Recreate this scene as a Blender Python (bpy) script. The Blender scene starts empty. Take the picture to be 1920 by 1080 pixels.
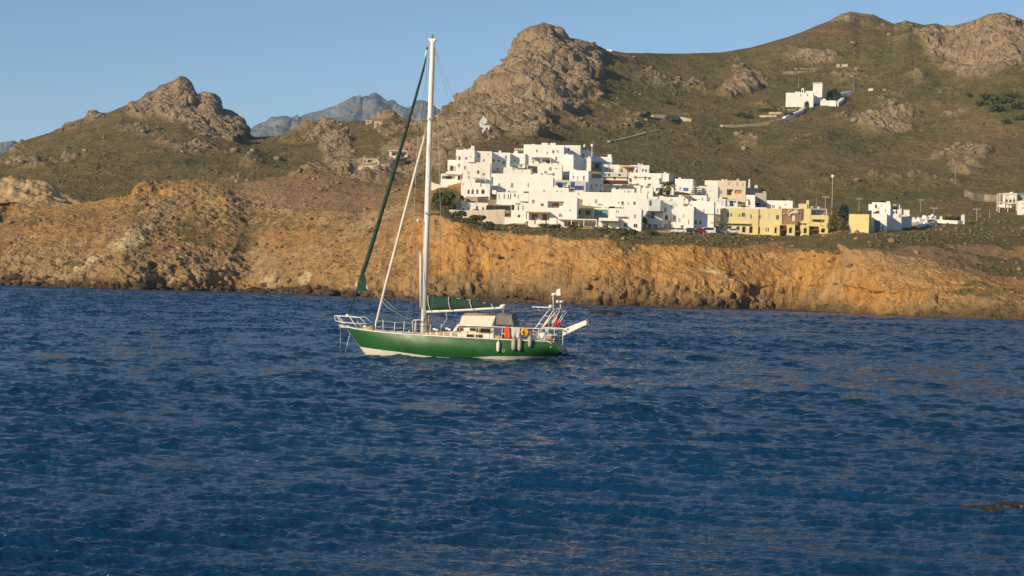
import bpy, bmesh, math, random
import numpy as np
from mathutils import Vector, Matrix
random.seed(7); RNG = np.random.default_rng(11)
SC = bpy.context.scene; COL = SC.collection
R = math.radians
# ------------------------------------------------------------------ camera
F = 3583.0; ROLL = R(1.5); PITCH = math.atan(14/F); CAMZ = 5.0
CR, SR, CP, SP = math.cos(ROLL), math.sin(ROLL), math.cos(PITCH), math.sin(PITCH)
def ray(px, py):
    "world direction of a photo pixel (1920 x 1080), y component 1"
    du, dv = np.asarray(px, float)-960.0, np.asarray(py, float)-540.0
    a = du*CR + dv*SR; b = du*SR - dv*CR
    y = F*CP + b*SP; z = -F*SP + b*CP
    return a/y, z/y
def at(px, py, Y):
    a, b = ray(px, py)
    return Vector((float(a)*Y, Y, CAMZ+float(b)*Y))
def proj(x, y, z):
    z = z-CAMZ
    d = y*CP - z*SP; u = z*CP + y*SP
    a = F*x/d; b = F*u/d
    return 960 + a*CR + b*SR, 540 + a*SR - b*CR
cd = bpy.data.cameras.new('camera'); cam = bpy.data.objects.new('camera', cd); COL.objects.link(cam)
cd.sensor_width = 36; cd.lens = F/1920*36; cd.clip_start = 0.5; cd.clip_end = 20000
right = Vector((CR, SR*SP, -SR*CP))
fwd = Vector((0, CP, -SP)); up0 = Vector((0, SP, CP)); r0 = Vector((1, 0, 0))
# image x axis in the world: pixel +x maps to (a,b)=(CR,SR)
ix = r0*CR + up0*SR; iy = -r0*SR + up0*CR     # iy: image up
ix, iy = r0*CR + up0*SR, -r0*SR + up0*CR
cam.matrix_world = Matrix(((ix.x, iy.x, -fwd.x, 0), (ix.y, iy.y, -fwd.y, 0), (ix.z, iy.z, -fwd.z, CAMZ), (0, 0, 0, 1)))
SC.camera = cam
# ------------------------------------------------------------------ light
SUN_AZ, SUN_EL = R(46), R(19)     # azimuth measured left of straight behind the camera
sv = Vector((-math.sin(SUN_AZ)*math.cos(SUN_EL), -math.cos(SUN_AZ)*math.cos(SUN_EL), math.sin(SUN_EL)))
ld = bpy.data.lights.new('sun', 'SUN'); lo = bpy.data.objects.new('sun', ld); COL.objects.link(lo)
ld.energy = 5.0; ld.angle = R(0.5); ld.color = (1.0, 0.80, 0.54)
lo.rotation_euler = (-sv).to_track_quat('-Z', 'Y').to_euler(); lo.location = sv*300
W = bpy.data.worlds.new('World'); SC.world = W; W.use_nodes = True
nt = W.node_tree; nt.nodes.clear()
sky = nt.nodes.new('ShaderNodeTexSky'); sky.sky_type = 'NISHITA'; sky.sun_disc = False
sky.sun_elevation = SUN_EL; sky.sun_rotation = math.atan2(sv.x, sv.y)
sky.air_density = 0.65; sky.dust_density = 0.0; sky.ozone_density = 2.2
bg = nt.nodes.new('ShaderNodeBackground'); bg.inputs[1].default_value = 0.110
wo = nt.nodes.new('ShaderNodeOutputWorld')
nt.links.new(sky.outputs[0], bg.inputs[0]); nt.links.new(bg.outputs[0], wo.inputs[0])
SC.view_settings.view_transform = 'Standard'; SC.view_settings.look = 'None'
SC.view_settings.exposure = 0.0; SC.view_settings.gamma = 1.0
# ------------------------------------------------------------------ materials
def srgb(r, g, b):
    f = lambda c: (c/255/12.92 if c/255 <= .04045 else ((c/255+.055)/1.055)**2.4)
    return (f(r), f(g), f(b), 1)
class NB:
    def __init__(s, name):
        s.m = bpy.data.materials.new(name); s.m.use_nodes = True; s.t = s.m.node_tree
        s.b = s.t.nodes['Principled BSDF']; s.o = s.t.nodes['Material Output']
    def n(s, typ, **kw):
        nd = s.t.nodes.new(typ)
        for k, v in kw.items(): setattr(nd, k, v)
        return nd
    def put(s, sock, v):
        if hasattr(v, 'is_linked') or isinstance(v, bpy.types.NodeSocket): s.t.links.new(v, sock)
        else: sock.default_value = v
    def coord(s, scale=(1, 1, 1), which='Object'):
        c = s.n('ShaderNodeTexCoord'); mp = s.n('ShaderNodeMapping')
        mp.inputs['Scale'].default_value = scale; s.t.links.new(c.outputs[which], mp.inputs[0]); return mp.outputs[0]
    def noise(s, vec, scale, detail=4, rough=.55, dist=0):
        nd = s.n('ShaderNodeTexNoise'); s.put(nd.inputs['Vector'], vec); nd.inputs['Scale'].default_value = scale
        nd.inputs['Detail'].default_value = detail; nd.inputs['Roughness'].default_value = rough; nd.inputs['Distortion'].default_value = dist
        return nd.outputs['Fac']
    def voro(s, vec, scale, feature='F1', out='Distance'):
        nd = s.n('ShaderNodeTexVoronoi', feature=feature); s.put(nd.inputs['Vector'], vec); nd.inputs['Scale'].default_value = scale
        return nd.outputs[out]
    def ramp(s, fac, stops):
        nd = s.n('ShaderNodeValToRGB'); s.put(nd.inputs[0], fac); cr = nd.color_ramp
        while len(cr.elements) < len(stops): cr.elements.new(.5)
        for e, (p, c) in zip(cr.elements, stops):
            e.position = p; e.color = c if hasattr(c, '__len__') else (c, c, c, 1)
        return nd.outputs[0]
    def mix(s, fac, a, b, mode='MIX'):
        nd = s.n('ShaderNodeMix', data_type='RGBA', blend_type=mode)
        s.put(nd.inputs[0], fac); s.put(nd.inputs[6], a); s.put(nd.inputs[7], b); return nd.outputs[2]
    def math(s, op, a, b=0.0, clamp=False):
        nd = s.n('ShaderNodeMath', operation=op, use_clamp=clamp); s.put(nd.inputs[0], a); s.put(nd.inputs[1], b); return nd.outputs[0]
    def attr(s, name):
        return s.n('ShaderNodeAttribute', attribute_name=name).outputs['Fac']
    def bump(s, h, strength=.5, dist=.1, normal=None):
        nd = s.n('ShaderNodeBump'); s.put(nd.inputs['Height'], h); nd.inputs['Strength'].default_value = strength
        nd.inputs['Distance'].default_value = dist
        if normal is not None: s.put(nd.inputs['Normal'], normal)
        return nd.outputs[0]
    def fin(s, col=None, rough=None, normal=None, metal=None, spec=None):
        if col is not None: s.put(s.b.inputs['Base Color'], col)
        if rough is not None: s.put(s.b.inputs['Roughness'], rough)
        if normal is not None: s.put(s.b.inputs['Normal'], normal)
        if metal is not None: s.put(s.b.inputs['Metallic'], metal)
        if spec is not None: s.put(s.b.inputs['Specular IOR Level'], spec)
        return s.m
def paint(name, col, rough=.6, var=.12, scale=1.5, bump=.0, metal=0, spec=.4):
    "a plain surface with slow tonal wear"
    b = NB(name); v = b.coord()
    n1 = b.noise(v, scale, 5, .6)
    lo_ = tuple(c*(1-var) for c in col[:3])+(1,); hi = tuple(min(1, c*(1+var*.6)) for c in col[:3])+(1,)
    c = b.ramp(n1, [(.3, lo_), (.7, hi)])
    nr = b.bump(b.noise(v, scale*9, 3), bump, .05) if bump else None
    return b.fin(c, rough, nr, metal, spec)
# ------------------------------------------------------------------ objects
def tag(o, label=None, cat=None, group=None, kind=None):
    if label: o['label'] = label
    if cat: o['category'] = cat
    if group: o['group'] = group
    if kind: o['kind'] = kind
    return o
def link_mesh(name, me, mat, parent=None, smooth=False):
    if mat is not None: me.materials.append(mat)
    o = bpy.data.objects.new(name, me); COL.objects.link(o)
    if parent is not None: o.parent = parent
    if smooth: me.polygons.foreach_set('use_smooth', np.ones(len(me.polygons), bool))
    return o
def empty(name, loc=(0, 0, 0), rz=0.0, parent=None):
    o = bpy.data.objects.new(name, None); COL.objects.link(o); o.location = loc; o.rotation_euler = (0, 0, rz)
    o.empty_display_size = .3
    if parent is not None: o.parent = parent
    return o
class MB:
    "collects shapes and links them as one mesh"
    def __init__(s): s.v = []; s.f = []
    def add(s, vs, fs):
        k = len(s.v); s.v += [tuple(v) for v in vs]; s.f += [tuple(i+k for i in f) for f in fs]; return s
    def box(s, x0, x1, y0, y1, z0, z1):
        return s.add([(x0,y0,z0),(x1,y0,z0),(x1,y1,z0),(x0,y1,z0),(x0,y0,z1),(x1,y0,z1),(x1,y1,z1),(x0,y1,z1)],
            [(0,3,2,1),(4,5,6,7),(0,1,5,4),(1,2,6,5),(2,3,7,6),(3,0,4,7)])
    def tube(s, pts, r, n=6, cap=True):
        "round bar through points; r a number or one radius per point"
        pts = [Vector(p) for p in pts]; m = len(pts)
        rs = r if hasattr(r, '__len__') else [r]*m
        vs = []
        d0 = (pts[1]-pts[0]).normalized(); a = d0.orthogonal().normalized()
        for i, p in enumerate(pts):
            d = ((pts[min(i+1, m-1)]-pts[max(i-1, 0)])).normalized()
            a = (a - d*a.dot(d)).normalized(); b = d.cross(a)
            for k in range(n):
                t = 2*math.pi*k/n; vs.append(p + (a*math.cos(t)+b*math.sin(t))*rs[i])
        fs = [(i*n+k, i*n+(k+1) % n, (i+1)*n+(k+1) % n, (i+1)*n+k) for i in range(m-1) for k in range(n)]
        if cap: fs += [tuple(range(n))[::-1], tuple((m-1)*n+k for k in range(n))]
        return s.add(vs, fs)
    def prism(s, poly, y0, y1):
        "x-z outline given a thickness along y"
        n = len(poly); vs = [(x, y0, z) for x, z in poly]+[(x, y1, z) for x, z in poly]
        return s.add(vs, [tuple(range(n)), tuple(range(2*n-1, n-1, -1))]+[(i, n+i, n+(i+1) % n, (i+1) % n) for i in range(n)])
    def lathe(s, prof, c=(0, 0, 0), n=14):
        "profile of (radius, z)"
        vs = [(c[0]+r*math.cos(2*math.pi*k/n), c[1]+r*math.sin(2*math.pi*k/n), c[2]+z) for r, z in prof for k in range(n)]
        m = len(prof)
        fs = [(i*n+k, i*n+(k+1) % n, (i+1)*n+(k+1) % n, (i+1)*n+k) for i in range(m-1) for k in range(n)]
        fs += [tuple(range(n))[::-1], tuple((m-1)*n+k for k in range(n))]
        return s.add(vs, fs)
    def build(s, name, mat, parent=None, smooth=False, bevel=0):
        me = bpy.data.meshes.new(name); me.from_pydata(s.v, [], s.f)
        if bevel or True:
            bm = bmesh.new(); bm.from_mesh(me); bmesh.ops.recalc_face_normals(bm, faces=bm.faces)
            if bevel: bmesh.ops.bevel(bm, geom=[e for e in bm.edges if e.is_manifold and e.calc_face_angle(0) > .6], offset=bevel, segments=2, affect='EDGES', profile=.6)
            bm.to_mesh(me); bm.free()
        me.update()
        return link_mesh(name, me, mat, parent, smooth)
def grid_mesh(name, P, mat, attrs=None, smooth=True, flip=False):
    "P: (rows, cols, 3) -> quad sheet"
    m, n, _ = P.shape
    me = bpy.data.meshes.new(name)
    idx = np.arange(m*n).reshape(m, n)
    q = np.stack([idx[:-1, :-1], idx[:-1, 1:], idx[1:, 1:], idx[1:, :-1]], -1).reshape(-1, 4)
    if flip: q = q[:, ::-1]
    me.vertices.add(m*n); me.vertices.foreach_set('co', P.reshape(-1).astype(np.float32))
    me.loops.add(q.size); me.loops.foreach_set('vertex_index', q.reshape(-1).astype(np.int32))
    me.polygons.add(len(q)); me.polygons.foreach_set('loop_start', np.arange(0, q.size, 4, dtype=np.int32))
    me.update(calc_edges=True)
    for k, a in (attrs or {}).items():
        at_ = me.attributes.new(k, 'FLOAT', 'POINT'); at_.data.foreach_set('value', a.reshape(-1).astype(np.float32))
    return link_mesh(name, me, mat, None, smooth)
def copies_mesh(name, base_v, base_f, locs, scales, rots, mat, jitter=.25, smooth=True):
    "many copies of one small form in one mesh (stuff)"
    n, k = len(locs), len(base_v)
    c, s_ = np.cos(rots)[:, None], np.sin(rots)[:, None]
    jit = 1+jitter*RNG.uniform(-1, 1, (n, k))
    V = base_v[None]*jit[..., None]
    V = V*scales[:, None, :]
    X = V[..., 0]*c - V[..., 1]*s_; Y = V[..., 0]*s_ + V[..., 1]*c
    V = np.stack([X, Y, V[..., 2]], -1)+locs[:, None, :]
    Fc = (base_f[None]+(np.arange(n)*k)[:, None, None]).reshape(-1, base_f.shape[1])
    me = bpy.data.meshes.new(name); me.vertices.add(n*k); me.vertices.foreach_set('co', V.reshape(-1).astype(np.float32))
    w = base_f.shape[1]
    me.loops.add(Fc.size); me.loops.foreach_set('vertex_index', Fc.reshape(-1).astype(np.int32))
    me.polygons.add(len(Fc)); me.polygons.foreach_set('loop_start', np.arange(0, Fc.size, w, dtype=np.int32))
    me.update(calc_edges=True)
    return link_mesh(name, me, mat, None, smooth)
def ico(sub=1):
    bm = bmesh.new(); bmesh.ops.create_icosphere(bm, subdivisions=sub, radius=1)
    v = np.array([x.co[:] for x in bm.verts]); f = np.array([[w.index for w in q.verts] for q in bm.faces]); bm.free(); return v, f
# ------------------------------------------------------------------ numeric noise
U = np.uint32
def _int(x): return np.floor(x).astype(np.int32).astype(U)
def _h(i, j, k, s):
    n = i*U(374761393)+j*U(668265263)+k*U(2147483647)+U(s*974634221 & 0xFFFFFFFF)
    n = (n ^ (n >> U(13)))*U(1274126177); n = (n ^ (n >> U(16)))*U(2246822519)
    return ((n ^ (n >> U(15))) & U(0xFFFFFF)).astype(np.float32)*np.float32(1/16777215.)
def vnoise(x, y, z, s=0):
    x, y, z = np.broadcast_arrays(np.asarray(x, np.float32), np.asarray(y, np.float32), np.asarray(z, np.float32))
    fx, fy, fz = np.floor(x), np.floor(y), np.floor(z)
    u, v, w = x-fx, y-fy, z-fz; xi, yi, zi = [q.astype(np.int32).astype(U) for q in (fx, fy, fz)]
    u, v, w = [t*t*t*(t*(t*6-15)+10) for t in (u, v, w)]
    o = 0
    for a in (0, 1):
        for b in (0, 1):
            for c in (0, 1):
                o = o + _h(xi+U(a), yi+U(b), zi+U(c), s)*(u if a else 1-u)*(v if b else 1-v)*(w if c else 1-w)
    return o*2-1
def fbm(x, y, z, sc, oc=4, s=0, g=.5):
    a, t, f = 1., 0, 1./sc
    for o in range(oc):
        t = t + a*vnoise(x*f+o*17.3, y*f-o*9.1, z*f+o*5.7, s+o); a *= g; f *= 2.03
    return t
def ridged(x, y, z, sc, oc=4, s=0, g=.5):
    a, t, f = 1., 0, 1./sc
    for o in range(oc):
        t = t + a*(1-2*np.abs(vnoise(x*f+o*13.3, y*f-o*7.1, z*f+o*3.7, s+o))); a *= g; f *= 2.03
    return t
def worley(x, y, z, sc, s=0):
    "distance to the nearest and second nearest feature point"
    x, y, z = [np.asarray(q/sc, np.float32) for q in (x, y, z)]
    fx, fy, fz = np.floor(x), np.floor(y), np.floor(z); x, y, z = x-fx, y-fy, z-fz
    xi, yi, zi = [q.astype(np.int32).astype(U) for q in (fx, fy, fz)]
    d1 = np.full(x.shape, 9., np.float32); d2 = d1.copy()
    for a in (-1, 0, 1):
        for b in (-1, 0, 1):
            for c in (-1, 0, 1):
                i, j, k = xi+U(a & 0xFFFFFFFF), yi+U(b & 0xFFFFFFFF), zi+U(c & 0xFFFFFFFF)
                d = (a+_h(i, j, k, s)-x)**2+(b+_h(i, j, k, s+1)-y)**2+(c+_h(i, j, k, s+2)-z)**2
                m = d < d1; d2 = np.where(m, d1, np.minimum(d2, d)); d1 = np.where(m, d, d1)
    return np.sqrt(d1), np.sqrt(d2)
def sstep(a, b, x):
    t = np.clip((x-a)/(b-a), 0, 1); return t*t*(3-2*t)
# ------------------------------------------------------------------ land forms
def az_of(px, py=None):
    a, b = ray(px, 526+(np.asarray(px, float)-960)*math.tan(ROLL) if py is None else py)
    return np.arctan2(a, 1.0)
def line(pts):
    "photo outline -> function of azimuth giving the tangent of elevation"
    p = np.array(pts, float); a, b = ray(p[:, 0], p[:, 1])
    az = np.arctan2(a, 1.0); e = b/np.sqrt(1+a*a); k = np.argsort(az)
    return lambda q: np.interp(q, az[k], e[k])
def val(pts):
    p = np.array(pts, float); az = az_of(p[:, 0])
    return lambda q: np.interp(q, az, p[:, 1])
def smooth1(a, w, axis):
    k = np.exp(-np.linspace(-2, 2, 2*w+1)**2); k /= k.sum()
    pad = [(0, 0)]*a.ndim; pad[axis] = (w, w); p = np.pad(a, pad, 'edge'); n = a.shape[axis]
    return sum(k[i]*np.take(p, range(i, i+n), axis) for i in range(2*w+1))
def loft(az, ctrl, div, sm):
    "ctrl: list of (r, h) arrays over az; div: rows per segment"
    rs, hs = [], []
    for (r0_, h0), (r1_, h1), d in zip(ctrl[:-1], ctrl[1:], div):
        t = np.linspace(0, 1, d, endpoint=False)[:, None]
        rs.append(r0_+(r1_-r0_)*t); hs.append(h0+(h1-h0)*t)
    rs.append(ctrl[-1][0][None]); hs.append(ctrl[-1][1][None])
    r, h = np.concatenate(rs), np.concatenate(hs)
    if sm: r, h = smooth1(r, sm, 0), smooth1(h, sm, 0)
    return r, h
def normals(P):
    du = np.gradient(P, axis=1); dv = np.gradient(P, axis=0)
    n = np.cross(du, dv); n /= np.linalg.norm(n, axis=-1, keepdims=True)+1e-9
    return n*np.where(n[..., 2:3] < 0, -1, 1)
def blobs(px, py, lst):
    o = np.zeros(px.shape)
    for b in lst:
        cx, cy, rx, ry, s = b[:5]; t = R(b[5]) if len(b) > 5 else 0
        dx, dy = px-cx, py-cy
        u = (dx*math.cos(t)+dy*math.sin(t))/rx; v = (-dx*math.sin(t)+dy*math.cos(t))/ry
        o = np.maximum(o, s*np.clip(1.5-(u*u+v*v), 0, 1))
    return o
# --- the coast: sea edge, cliff, plateau with the ground the town stands on
SHORE = [(-300,530),(0,535),(233,543),(467,548),(633,556),(923,565),(1066,571),(1280,577),(1500,582),(1612,589),(1800,596),(1920,602),(2250,622)]
C3 = [(-300,495),(0,497),(100,500),(200,500),(300,495),(440,505),(560,515),(640,518),(760,515),(900,520),(1060,522),(1280,527),(1500,530),(1640,535),(1750,545),(1850,565),(1920,580),(2250,610)]
C4 = [(-300,455),(0,450),(190,440),(262,425),(320,425),(366,420),(440,430),(525,445),(608,450),(680,445),(730,425),(780,412),(840,410),(900,428),(1000,440),(1100,450),(1200,458),(1300,462),(1400,466),(1500,466),(1650,470),(1750,485),(1830,520),(1920,548),(2250,600)]
C5 = [(-300,420),(0,415),(60,395),(190,398),(262,380),(320,362),(366,357),(420,368),(470,384),(525,393),(608,396),(680,400),(730,385),(780,375),(820,388),(860,405),(900,410),(940,420),(1000,425),(1080,430),(1200,435),(1300,440),(1480,440),(1560,440),(1650,437),(1700,434),(1780,437),(1850,452),(1920,462),(2250,480)]
C6 = [(-300,400),(0,378),(30,376),(75,388),(145,382),(187,375),(249,364),(257,341),(300,339),(366,335),(440,345),(483,338),(525,332),(608,330),(680,340),(730,345),(775,345),(800,350),(840,338),(870,312),(900,305),(960,298),(1050,295),(1120,310),(1200,328),(1300,345),(1400,365),(1500,395),(1600,402),(1700,406),(1800,403),(1920,398),(2250,390)]
NA = 1300
AZ = az_of(np.linspace(-230, 2150, NA))
rsh = -CAMZ/line(SHORE)(AZ)
rsh = smooth1(rsh, 12, 0)+3.5*fbm(AZ*500, AZ*0, AZ*0, 30, 3, 3)
def ctl(ln, r): return (r, CAMZ+line(ln)(AZ)*r)
o3 = val([(0,11),(440,11),(640,12),(800,6),(1200,4.5),(1700,5),(1920,10)])(AZ)
o4 = val([(0,40),(300,48),(366,46),(440,36),(525,32),(640,46),(760,36),(860,19),(1200,15),(1600,15),(1750,24),(1920,34)])(AZ)
o5 = val([(0,80),(262,92),(366,92),(420,70),(525,58),(640,72),(730,80),(800,72),(900,66),(1200,72),(1600,100),(1700,130),(1920,140)])(AZ)
r6 = val([(0,620),(262,615),(440,640),(600,660),(780,640),(840,600),(1000,640),(1100,650),(1300,640),(1500,620),(1920,640)])(AZ)
c0 = (rsh-16, np.full(NA, -5.0)); c1 = (rsh, np.full(NA, -0.15))
c3 = ctl(C3, rsh+o3); c4 = ctl(C4, rsh+o4); c5 = ctl(C5, rsh+o5); c6 = ctl(C6, r6)
c7 = (r6+45, c6[1]-val([(0,14),(700,12),(860,-1),(1200,-1),(1920,-1)])(AZ))
c8 = (r6+85, c6[1]-val([(0,26),(700,24),(860,8),(1200,8),(1920,8)])(AZ))
r_, h_ = loft(AZ, [c0, c1, c3, c4, c5, c6, c7, c8], [8, 85, 130, 90, 110, 14, 8], 4)
h_ = smooth1(h_, 2, 1)
P = np.stack([np.sin(AZ)[None]*r_, np.cos(AZ)[None]*r_, h_], -1)
px_, py_ = proj(P[..., 0], P[..., 1], P[..., 2])
Nn = normals(P); x, y, z = P[..., 0], P[..., 1], P[..., 2]
slope = 1-Nn[..., 2]
town = sstep(815, 870, px_)*sstep(452, 440, py_)
town = np.maximum(town, sstep(1500, 1600, px_)*sstep(470, 450, py_)*.6)
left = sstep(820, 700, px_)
crag = blobs(px_, py_, [(380,385,130,38,1,6),(300,395,60,50,1),(470,395,70,25,1),(560,415,60,20,.6),(280,470,60,30,.5),(430,505,240,45,.9),(120,505,140,40,.9),(40,440,70,50,.5),(600,500,80,40,.6),(240,430,60,30,.4)])
crag = np.clip(crag*left+sstep(.15, .42, slope)*.45*(1-town), 0, 1)
base = np.exp(-np.maximum(z, 0)/2.6)*(1-sstep(0, 1, z-9))
q5 = 3*fbm(x, y, z, 9, 2, 5)
d1, d2 = worley(x+q5, y, z*.5+q5, 9.0, 2)
e1, e2 = worley(x+.4*q5, y, z*.6, 2.6, 8)
big = fbm(x, y, z*.7, 34, 3, 1)
gul = ridged(x*1.3, y*.6, z*.22, 11, 4, 4)
wp = 2.2*fbm(x, y, z, 7, 2, 15)
f1, f2 = worley((x+wp)*1.0, y*.8, (z+wp)*.38, 6.5, 16)
face = sstep(.12, .4, slope)*(1-town)
but = ridged((x+.35*z+wp)*1.0, y*.5, z*.12, 19, 3, 18)
led = np.abs(((z+.10*x+1.2*fbm(x, y, z, 12, 3, 19))/2.6) % 1-.5)*2
fine = fbm(x, y, z, 2.2, 4, 9, .6)
blk = np.clip((d2-d1)*1.7, 0, 1)-.6
disp = face*(1-.75*left)*(1.7*but+1.5*(np.clip((f2-f1)*1.7, 0, 1)-.55)+.5*(led-.5))+(1-town)*(big*2.4*(.4+slope) + crag*(1.05*blk+.38*(np.clip((e2-e1)*2.2, 0, 1)-.6))+face*.4*(np.clip((e2-e1)*2.4, 0, 1)-.7) + gul*.9*(.25+slope*1.3) + fine*(.26+.3*crag)+.12*fbm(x, y, z, .8, 2, 29)*(.3+face)) + town*.1*fine
shb = base*(1.6*(blk+.25)+1.1*(np.clip((e2-e1)*1.7, 0, 1)-.45)+.5*fine)
disp = disp*(1-.5*base)+shb
disp *= sstep(-3, -.5, z)
# keep the crest outlines: less movement where the ground turns away behind
P = P+Nn*disp[..., None]
zz = P[..., 2]
cl_az, cl_P = AZ, P
green = np.clip(blobs(px_, py_, [(500,412,110,18,.9,8),(430,440,170,26,.75,6),(640,465,120,22,.6,-15),(640,400,60,14,.4),(850,385,40,28,1),(880,405,60,14,1),(960,425,80,14,.9),(1060,436,90,12,.9),(1180,446,150,14,.9),(1330,452,140,10,.8),(1500,447,140,8,.8),(1700,448,170,14,.95),(1850,440,150,24,.95),(1560,458,110,10,.7),(1880,500,60,20,.7),(1760,415,200,20,.9),(20,405,90,20,.9),(190,500,120,28,.5),(740,475,50,25,.4),(200,470,90,25,.5),(1170,460,20,22,.7)])
        + .55*sstep(.1, .6, fbm(x, y, z, 16, 4, 21))*sstep(.34, .12, slope), 0, 1)
tan = blobs(px_, py_, [(600,365,150,30,1),(500,360,60,25,1),(1640,460,160,12,.9),(1760,478,130,20,.9),(1830,500,70,25,.8),(690,395,90,30,.6)])
rim = np.clip(blobs(px_, py_, [(310,350,62,13,1,-3),(200,377,90,9,1,-10),(390,341,60,7,.9),(110,425,90,35,.6),(60,395,60,8,.7),(470,343,40,6,.8),(410,388,14,30,.5),(370,395,12,30,.4),(360,540,40,12,.6),(450,530,50,14,.6),(640,500,70,40,.5),(560,440,40,16,.4),(620,333,90,5,.8)]), 0, 1)
pale = blobs(px_, py_, [(170,490,40,7,.9,-22),(235,455,40,12,.9,-15),(577,528,12,18,1.4),(700,415,90,14,.5,-25),(260,430,30,7,.8,-20),(505,525,24,16,.6),(325,525,20,20,.5),(1360,540,14,26,.5),(1340,512,40,4,.8,12),(970,545,30,22,.4)])
dark = np.clip(base*1.3*sstep(3.2, .5, z+1.4*fine+.8*blk), 0, 1)*(.8+.2*left)  # wet dark rock, deepened to paint the shadow gap along the waterline
low = sstep(6.5, 2.0, z+2.2*fbm(x, y, z, 14, 3, 23))*(1-left)
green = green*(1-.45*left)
inn = sstep(858, 880, px_)*sstep(1486, 1470, px_)*sstep(0, 3, CAMZ+line(C5)(AZ)[None]*r_*0+r_-(rsh+o5)[None]-5)
pale = np.maximum(pale, inn*1.2); green = green*(1-inn); crag = crag*(1-inn)
coast_attr = dict(green=green, tan=tan*(1-inn), pale=pale, wet_shade=dark, crag=crag, left=left, low=low, rim=rim)
# --- the hills behind
SKY = [(-300,330),(-100,308),(0,294),(31,273),(52,261),(88,250),(130,235),(166,224),(189,216),(228,200),(262,186),(275,173),(290,169),(298,160),(311,156),(327,150),(337,142),(350,145),(359,154),(366,169),(371,176),(384,175),(399,182),(405,200),(415,207),(425,209),(446,217),(459,242),(467,256),
 (483,257),(524,254),(546,244),(596,233),(620,230),(685,227),(705,217),(729,212),(762,222),(784,227),(801,229),(820,217),(840,199),(859,192),(871,179),(884,165),(905,147),(918,138),(931,135),(952,117),(965,93),(978,71),(988,54),(1001,49),(1019,43),(1030,46),(1053,52),(1062,69),(1071,74),(1084,76),(1095,84),(1105,89),(1123,93),(1144,96),(1175,99),(1214,99),(1280,100),(1350,98),(1410,89),(1462,74),(1500,62),(1530,49),(1560,38),(1579,27),(1594,22),(1639,27),(1650,33),(1676,44),(1699,38),(1732,46),(1755,43),(1774,50),(1800,46),(1830,38),(1852,27),(1875,23),(1901,32),(1920,40),(2000,30),(2250,110)]
NH = 1300
HZ = az_of(np.linspace(-230, 2150, NH))
rs = val([(-230,1150),(250,1250),(340,1230),(440,1180),(470,1120),(700,1050),(800,960),(1020,960),(1110,990),(1250,1050),(1400,1090),(1600,1130),(1750,1110),(1870,1070),(2150,1040)])(HZ)
def hc(ln, r): return (r, CAMZ+line(ln)(HZ)*r)
H1 = [(-300,420),(0,405),(150,395),(300,395),(480,375),(620,345),(760,330),(840,318),(900,300),(1000,300),(1100,322),(1250,350),(1350,368),(1500,400),(1700,410),(1800,405),(1920,395),(2250,390)]
H2 = [(-300,370),(0,330),(150,300),(260,275),(340,270),(440,285),(540,310),(640,300),(700,290),(770,290),(830,265),(900,245),(1000,235),(1100,255),(1220,255),(1350,275),(1450,270),(1550,265),(1700,285),(1800,280),(1920,280),(2250,290)]
H3 = [(-300,345),(0,305),(88,270),(166,245),(228,225),(275,225),(340,222),(400,238),(470,268),(540,268),(640,262),(720,245),(790,252),(830,232),(870,200),(930,172),(980,150),(1040,150),(1110,165),(1180,170),(1280,180),(1400,170),(1520,160),(1600,145),(1700,135),(1790,150),(1850,125),(1920,130),(2250,190)]
ra = val([(-230,700),(480,720),(620,690),(760,680),(840,655),(1000,680),(1200,690),(1400,690),(1920,700)])(HZ)
b0 = (ra-110, CAMZ+line(H1)(HZ)*ra-16); b1 = hc(H1, ra)
b2 = hc(H2, ra+(rs-ra)*.38); b3 = hc(H3, ra+(rs-ra)*.75); b4 = hc(SKY, rs)
b5 = (rs+60, b4[1]-10); b6 = (rs+500, b4[1]*.35)
r_, h_ = loft(HZ, [b0, b1, b2, b3, b4, b5, b6], [20, 130, 150, 170, 14, 10], 0)
rr, hh = smooth1(r_, 16, 0), smooth1(h_, 16, 0)
wk = np.zeros((len(r_), 1)); wk[:440] = 1; wk = smooth1(wk, 24, 0)
r_, h_ = r_*(1-wk)+rr*wk, h_*(1-wk)+hh*wk
P = np.stack([np.sin(HZ)[None]*r_, np.cos(HZ)[None]*r_, h_], -1)
hx, hy = proj(P[..., 0], P[..., 1], P[..., 2])
Nn = normals(P); x, y, z = P[..., 0], P[..., 1], P[..., 2]
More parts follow.
